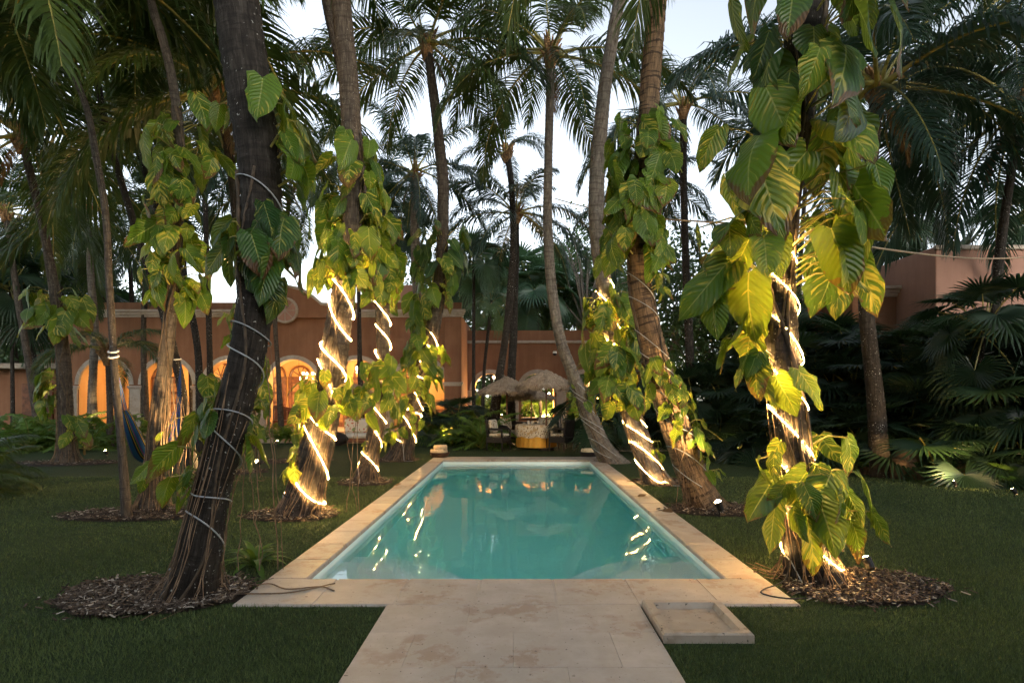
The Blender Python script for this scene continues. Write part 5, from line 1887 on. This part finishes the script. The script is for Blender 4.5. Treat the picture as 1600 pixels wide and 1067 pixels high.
tb = thing('dining_table', (tc_.x, YT, 0), 'round dining table in a printed cloth over a mustard skirt', 'table')
rt = .62
b = MB()
b.lathe([(0, .73), (rt, .73), (rt + .015, .715), (rt, .70)], 40)
b.build('tabletop', 'wood', tb)
b = MB()
n = 96
vs, fs, uv = [], [], []
for i, (z, f) in enumerate(((.70, 0), (.55, .6), (.3, .9), (.06, 1.0))):
    for j in range(n):
        a = 2 * PI * j / n
        rr = rt - .01 + .018 * f * math.sin(22 * a + .5 * math.sin(3 * a)) + .015 * f
        vs.append((rr * math.cos(a), rr * math.sin(a), z))
        uv.append((j / n, z))
for i in range(3):
    for j in range(n):
        fs.append((i * n + j, i * n + (j + 1) % n, (i + 1) * n + (j + 1) % n, (i + 1) * n + j))
b.add(vs, fs, uv)
b.build('table_skirt', 'skirt', tb, smooth=True)
b = MB()
vs, fs = [(0, 0, .742)], []
for i, (rr0, z, f) in enumerate(((rt, .742, 0), (rt + .03, .72, .3), (rt + .045, .55, .8), (rt + .05, .40, 1))):
    for j in range(n):
        a = 2 * PI * j / n
        rr = rr0 + .016 * f * math.sin(14 * a + math.sin(2 * a))
        vs.append((rr * math.cos(a), rr * math.sin(a), z + (-.05 * abs(math.sin(4 * a)) if i == 3 else 0)))
for j in range(n):
    fs.append((0, 1 + j, 1 + (j + 1) % n))
    for i in range(3):
        fs.append((1 + i * n + j, 1 + (i + 1) * n + j, 1 + (i + 1) * n + (j + 1) % n, 1 + i * n + (j + 1) % n))
b.add(vs, fs)
b.build('overcloth', 'cloth', tb, smooth=True)
for k, (x, y, r_, h_, lb, mt) in enumerate(((-.25, -.15, .045, .13, 'pale ceramic jar on the dining table near the empty armchair', 'ceramic'), (-.12, .05, .06, .10, 'squat pale bowl on the dining table', 'ceramic'), (.06, -.1, .035, .12, 'slim pale cup in the middle of the dining table', 'ceramic'),
                                           (.17, .02, .035, .14, 'taller pale cup beside the slim one on the table', 'ceramic'), (.42, -.1, .05, .10, 'folded napkin cone on the table by the umbrella pole', 'linen'), (-.38, .12, .05, .05, 'low saucer stack at the table edge', 'ceramic'))):
    o = MB().lathe([(0, 0), (r_ * .8, 0), (r_, h_ * .35), (r_ * .9, h_ * .75), (r_ * .55, h_ * .9), (r_ * .7, h_), (r_ * .6, h_), (r_ * .45, h_ * .88), (0, h_ * .3)], 14, (0, 0, 0)).build('jar' if mt == 'ceramic' else 'napkin', mt, None, (tc_.x + x, YT + y, .744), smooth=True)
    tag(o, lb, 'tableware')


def wicker_chair(p, rz, label):
    root = thing('wicker_armchair', (p[0], p[1], 0), label, 'chair', None, rz)     # faces -Y in its own frame
    w, d, hs_, hb = .60, .56, .42, .92
    MB().box((0, 0, hs_ - .09), (w, d, .18), .03).build('seat', 'wicker', root)
    b = MB()
    pts = []
    b.box((0, d / 2 - .01, (hs_ + hb) / 2), (w - .04, .06, hb - hs_), .025, tilt=(-.14, 0, 0))
    b.build('backrest', 'wicker', root)
    for s in (-1, 1):
        b = MB()
        b.tube([(s * (w / 2 - .03), -d / 2 + .04, hs_ - .05), (s * (w / 2 - .02), -d / 2 + .03, .60), (s * (w / 2 - .02), -d / 2 + .08, .645), (s * (w / 2 - .02), 0, .65), (s * (w / 2 - .03), d / 2, .66)], [.032, .032, .035, .035, .03], 8)
        b.build('armrest', 'wicker', root, smooth=True)
        for t in (-1, 1):
            MB().tube([(s * (w / 2 - .04), t * (d / 2 - .04), hs_ - .1), (s * (w / 2 - .02), t * (d / 2 - .02), 0)], [.028, .02], 7).build('leg', 'wicker', root, smooth=True)
    MB().box((0, -.02, hs_ + .045), (w - .12, d - .08, .09), .035).build('seat_cushion', 'cushion', root)
    MB().box((0, d / 2 - .10, hs_ + .30), (w - .14, .11, .40), .045, tilt=(-.16, 0, 0)).build('back_cushion', 'cushion', root)
    return root


ch_ = lambda px, Y: (W(px, 690, Y).x, Y)
wicker_chair(ch_(779, 17.0), R(90 - 25), 'dark wicker armchair on the fern side of the table, turned sideways')
wicker_chair(ch_(796, 18.6), R(40), 'dark wicker armchair behind the table on the fern side')
wicker_chair(ch_(851, 19.0), R(-8), 'dark wicker armchair straight behind the table')
wicker_chair(ch_(877, 17.0), R(-90 - 35), 'dark wicker armchair before the table by the umbrella pole, back turned')
wicker_chair(ch_(893, 18.1), R(-78), 'dark wicker armchair at the table nearest the curved palm')
# stone bench planter under the middle arch
o = MB().box((0, 0, .25), (2.2, .5, .5), .03).build('planter_box', 'wicker', None, (W(835, 600, 25.6).x, 25.6, 0))
tag(o, 'long dark planter trough under the middle garden arch', 'planter')


# daybed with floral cushion
db = thing('daybed', (W(577, 690, 19.2).x, 19.2, 0), 'cream daybed with a floral back cushion under the far umbrella', 'daybed')
MB().box((0, 0, .16), (1.9, .75, .14), .03).build('frame', 'wood', db)
MB().box((0, -.02, .30), (1.86, .74, .15), .05).build('mattress', 'linen', db)
MB().box((-.35, .30, .62), (1.15, .17, .52), .07, tilt=(-.2, 0, 0)).build('back_cushion', 'floral', db)
for s in (-1, 1):
    for t in (-1, 1):
        MB().tube([(s * .86, t * .3, .12), (s * .88, t * .32, 0)], [.03, .022], 7).build('leg', 'wood', db)
o = blob('ottoman', 'wicker', (W(528, 690, 18.9).x, 18.9, .2), (.36, .34, .23), 'round black wicker pouf beside the daybed', 'pouf', 9, None, 12, .04, False)


# carved bench in the loggia
def carved_bench(px, Y, wdt, label):
    root = thing('carved_bench', (W(px, 650, Y).x, Y, .12), label, 'bench')
    MB().box((0, 0, .40), (wdt, .6, .12), .03).build('seat', 'wood', root)
    prof = [(-.5, .45), (-.5, .92), (-.42, 1.0), (-.3, .96), (-.15, 1.04), (0, 1.12), (.15, 1.04), (.3, .96), (.42, 1.0), (.5, .92), (.5, .45)]
    k = len(prof)
    b = MB()
    b.add([(x * wdt, yy, z) for yy in (.24, .32) for x, z in prof], [tuple(range(k)), tuple(reversed(range(k, 2 * k)))] + [(i, k + i, k + (i + 1) % k, (i + 1) % k) for i in range(k)])
    b.tube([(x * wdt, .235, z) for x, z in prof[1:-1]], .035, 6)
    b.build('backrest', 'wood', root)
    for j in range(9):
        MB().tube([((-.42 + .105 * j) * wdt, .23, .48), ((-.42 + .105 * j) * wdt, .23, .88)], .022, 6).build('spindle', 'wood_pale', root)
    for s in (-1, 1):
        MB().tube([(s * (wdt / 2 - .04), .25, .75), (s * (wdt / 2 - .03), -.1, .74), (s * (wdt / 2 - .02), -.28, .66), (s * (wdt / 2 - .03), -.27, .4)], [.035, .035, .045, .03], 7).build('armrest', 'wood', root, smooth=True)
        for t in (-1, 1):
            MB().tube([(s * (wdt / 2 - .06), t * .25, .36), (s * (wdt / 2 - .04), t * .27, 0)], [.04, .03], 7).build('leg', 'wood', root)
    return root


carved_bench(432, 25.0, 1.75, 'carved wooden bench with a wavy back in the chandelier arch')
carved_bench(630, 25.2, 1.1, 'small carved wooden settle in the last loggia arch')
# side table with bottles, and a framed arched mirror on the back wall
mr = thing('arched_mirror', (W(505, 600, 28.1).x, 28.1, 1.0), 'tall arched dark-framed mirror on the loggia back wall', 'mirror')
pts = [(-.45, 0, 0), (-.45, 0, 1.1)] + [(.45 * math.cos(t), 0, 1.1 + .45 * math.sin(t)) for t in np.linspace(PI, 0, 12)] + [(.45, 0, 0), (-.45, 0, 0)]
MB().tube(pts, .05, 6).build('frame', 'wood', mr)
MB().add([(p[0] * .95, .03, p[2]) for p in pts[:-1]], [tuple(range(len(pts) - 1))]).build('glass', 'wood_pale', mr)


# ---------------------------------------------------------------- baskets of rolled towels
def towel_basket(px, py, label, mat, lbs):
    p = G(px, py)
    p.z = 0.002
    root = thing('towel_basket', p, label, 'basket')
    b = MB()
    b.lathe([(.0, .01), (.20, .01), (.26, .10), (.28, .13), (.265, .135), (.24, .10), (.19, .03), (0, .03)], 24)
    b.build('bowl', mat, root)
    b = MB()
    for j in range(3):
        z = .03 + .035 * j
        rr = .215 + .02 * j
        b.tube([(rr * math.cos(a), rr * math.sin(a), z) for a in np.linspace(0, 2 * PI, 25)], .013, 5, False)
    b.build('woven_band', mat, root)
    for k, (x, y, z, lb) in enumerate(lbs):
        o = MB()
        sp = []
        o.tube([(-.17, 0, 0), (-.165, 0, 0), (.165, 0, 0), (.17, 0, 0)], [.03, .075, .075, .03], 14)
        for e_ in (-1, 1):
            o.tube([(e_ * .172, (.06 - .004 * i) * math.cos(i * .8), (.06 - .004 * i) * math.sin(i * .8)) for i in range(14)], .006, 4)
        t = o.build('rolled_towel', 'towel', None, (p.x + x, p.y + y, p.z + z), smooth=True)
        t.rotation_euler = (0, 0, random.uniform(-.6, .6))
        tag(t, lb, 'towel')


towel_basket(687, 714, 'brown woven basket of rolled towels on the pool corner by the lit palm', 'basket', [(-.06, -.08, .14, 'front rolled towel in the brown basket'), (.02, .08, .14, 'rear rolled towel in the brown basket'), (.02, 0.0, .25, 'top rolled towel in the brown basket')])
towel_basket(921, 713, 'black woven basket of rolled towels on the pool corner by the curved palm', 'basket_black', [(-.06, -.08, .14, 'front rolled towel in the black basket'), (.04, .08, .14, 'rear rolled towel in the black basket')])

# ---------------------------------------------------------------- hammock
hm = thing('hammock', (W(190, 800, 7.7).x, 7.7, 0), 'blue striped woven hammock slung between the thin yellow-lit palm and the slanting trunk', 'hammock')
ho_ = Vector(hm.location)
A = W(185, 585, 7.62)
Bp = W(283, 565, 11.6)
A2, B2 = W(193, 640, 7.9), W(278, 640, 11.0)
ctl = [A2, W(205, 678, 8.3), W(222, 712, 8.9), W(248, 716, 9.6), W(268, 690, 10.4), B2]
S = spline([tuple(c) for c in ctl], 30)
vs, fs, uv = [], [], []
m = 13
for i in range(30):
    t = i / 29
    wv = .035 + .12 * math.sin(PI * t) ** .6
    for j in range(m):
        u = j / (m - 1)
        a = PI * (1 + u)
        vs.append((S[i][0] + math.cos(a) * wv * .75 + .01 * math.sin(9 * u + 5 * t), S[i][1] + math.cos(a) * wv * .5, S[i][2] + math.sin(a) * wv * .9 + wv * .5 + .015 * math.sin(14 * u + 2 * t)))
        uv.append((u, t))
for i in range(29):
    for j in range(m - 1):
        a = i * m + j
        fs.append((a, a + 1, a + m + 1, a + m))
MB().add(vs, fs, uv).build('cloth', 'hammock', hm, org=ho_, smooth=True)
for (P0, P1, i0) in ((A, S[0], 0), (Bp, S[-1], 29)):
    b = MB()
    for j in range(9):
        e_ = Vector(vs[i0 * m + int(j * (m - 1) / 8)])
        b.tube([Vector(P0), Vector(P0).lerp(e_, .5) + Vector((random.uniform(-.02, .02), 0, -.01)), e_], .005, 4, False)
    b.build('cord', 'hammock', hm, org=ho_)
for (key, py) in (('T2', 549), ('T2', 557), ('T4', 561)):
    pa = TR[key]
    c = pa.at(zpx(py, pa.P[0][1]))
    b = MB()
    b.tube([(c[0] + (c[3] + .012) * math.cos(a), c[1] + (c[3] + .012) * math.sin(a), c[2] + .02 * math.sin(a)) for a in np.linspace(0, 2 * PI, 19)], .012, 5, False)
    b.build('strap', 'white_paint', hm, org=ho_)
# lines strung between the trunks
for (a, c, lb) in ((W(866, 310, 14), W(1200, 352, 6), 'jute rope strung from the curved palm toward the giant pothos trunk'), (W(1268, 372, 5.1), W(1640, 398, 11), 'jute rope strung from the giant pothos trunk over the hedge')):
    b = MB()
    b.tube([a.lerp(c, t) - Vector((0, 0, .25 * math.sin(PI * t) * .5)) for t in np.linspace(0, 1, 16)], .011, 5)
    tag(b.build('rope_line', 'rope'), lb, 'rope')
# dark cable lying over the coping by the giant pothos
for (pts, lb) in (([(2.52, 5.35, .6), (2.45, 5.1, .3), (2.30, 4.85, .06), (2.05, 4.72, .008), (2.0, 4.6, .008), (2.15, 4.5, .008), (2.42, 4.52, .008)], 'dark cable looping over the coping by the giant pothos roots'),
                  ([(-2.3, 4.75, .008), (-2.1, 4.82, .02), (-1.9, 4.72, .008), (-1.65, 4.78, .008), (-1.5, 4.68, .008)], 'dry stem lying on the pool corner by the lichen-specked trunk'),
                  ([(-2.35, 4.62, .008), (-2.0, 4.6, .012), (-1.8, 4.66, .008), (-1.55, 4.86, .010)], 'thin dry twig lying on the coping by the lichen-specked trunk')):
    S = spline(pts, 30)
    tag(MB().tube([Vector(s_) for s_ in S], .006, 5).build('cable' if 'cable' in lb else 'dry_stem', 'cable_dark' if 'cable' in lb else 'root'), lb, 'cable' if 'cable' in lb else 'stem')
# fallen leaves on the coping
for k, (x, y, lb) in enumerate(((2.12, 8.0, 'dry curled leaf lying on the coping by the banded palm'), (-2.1, 10.3, 'pale curled leaf lying by the middle lit trunk'), (2.08, 9.2, 'small dry leaf fallen on the coping edge'))):
    o = link('fallen_leaf', FALLEN if k else None, None) if False else link('fallen_leaf', remat(POTHOS[k + 2], 'frond_dry'), None, (x, y, .03), (random.uniform(-.2, .2), .1, random.uniform(0, 6)), .2)
    tag(o, lb, 'leaf')
# security camera on the garden wall
sc_ = thing('security_camera', (W(867, 549, YR - .1).x, YR - .02, W(867, 549, YR).z), 'small white dome camera on the garden wall', 'camera')
MB().lathe([(0, 0), (.09, 0), (.1, -.06), (.1, -.1)], 14).build('mount', 'white_paint', sc_)
MB().lathe([(.095, -.1), (.09, -.15), (.05, -.19), (0, -.2)], 14).build('dome', 'iron', sc_, smooth=True)
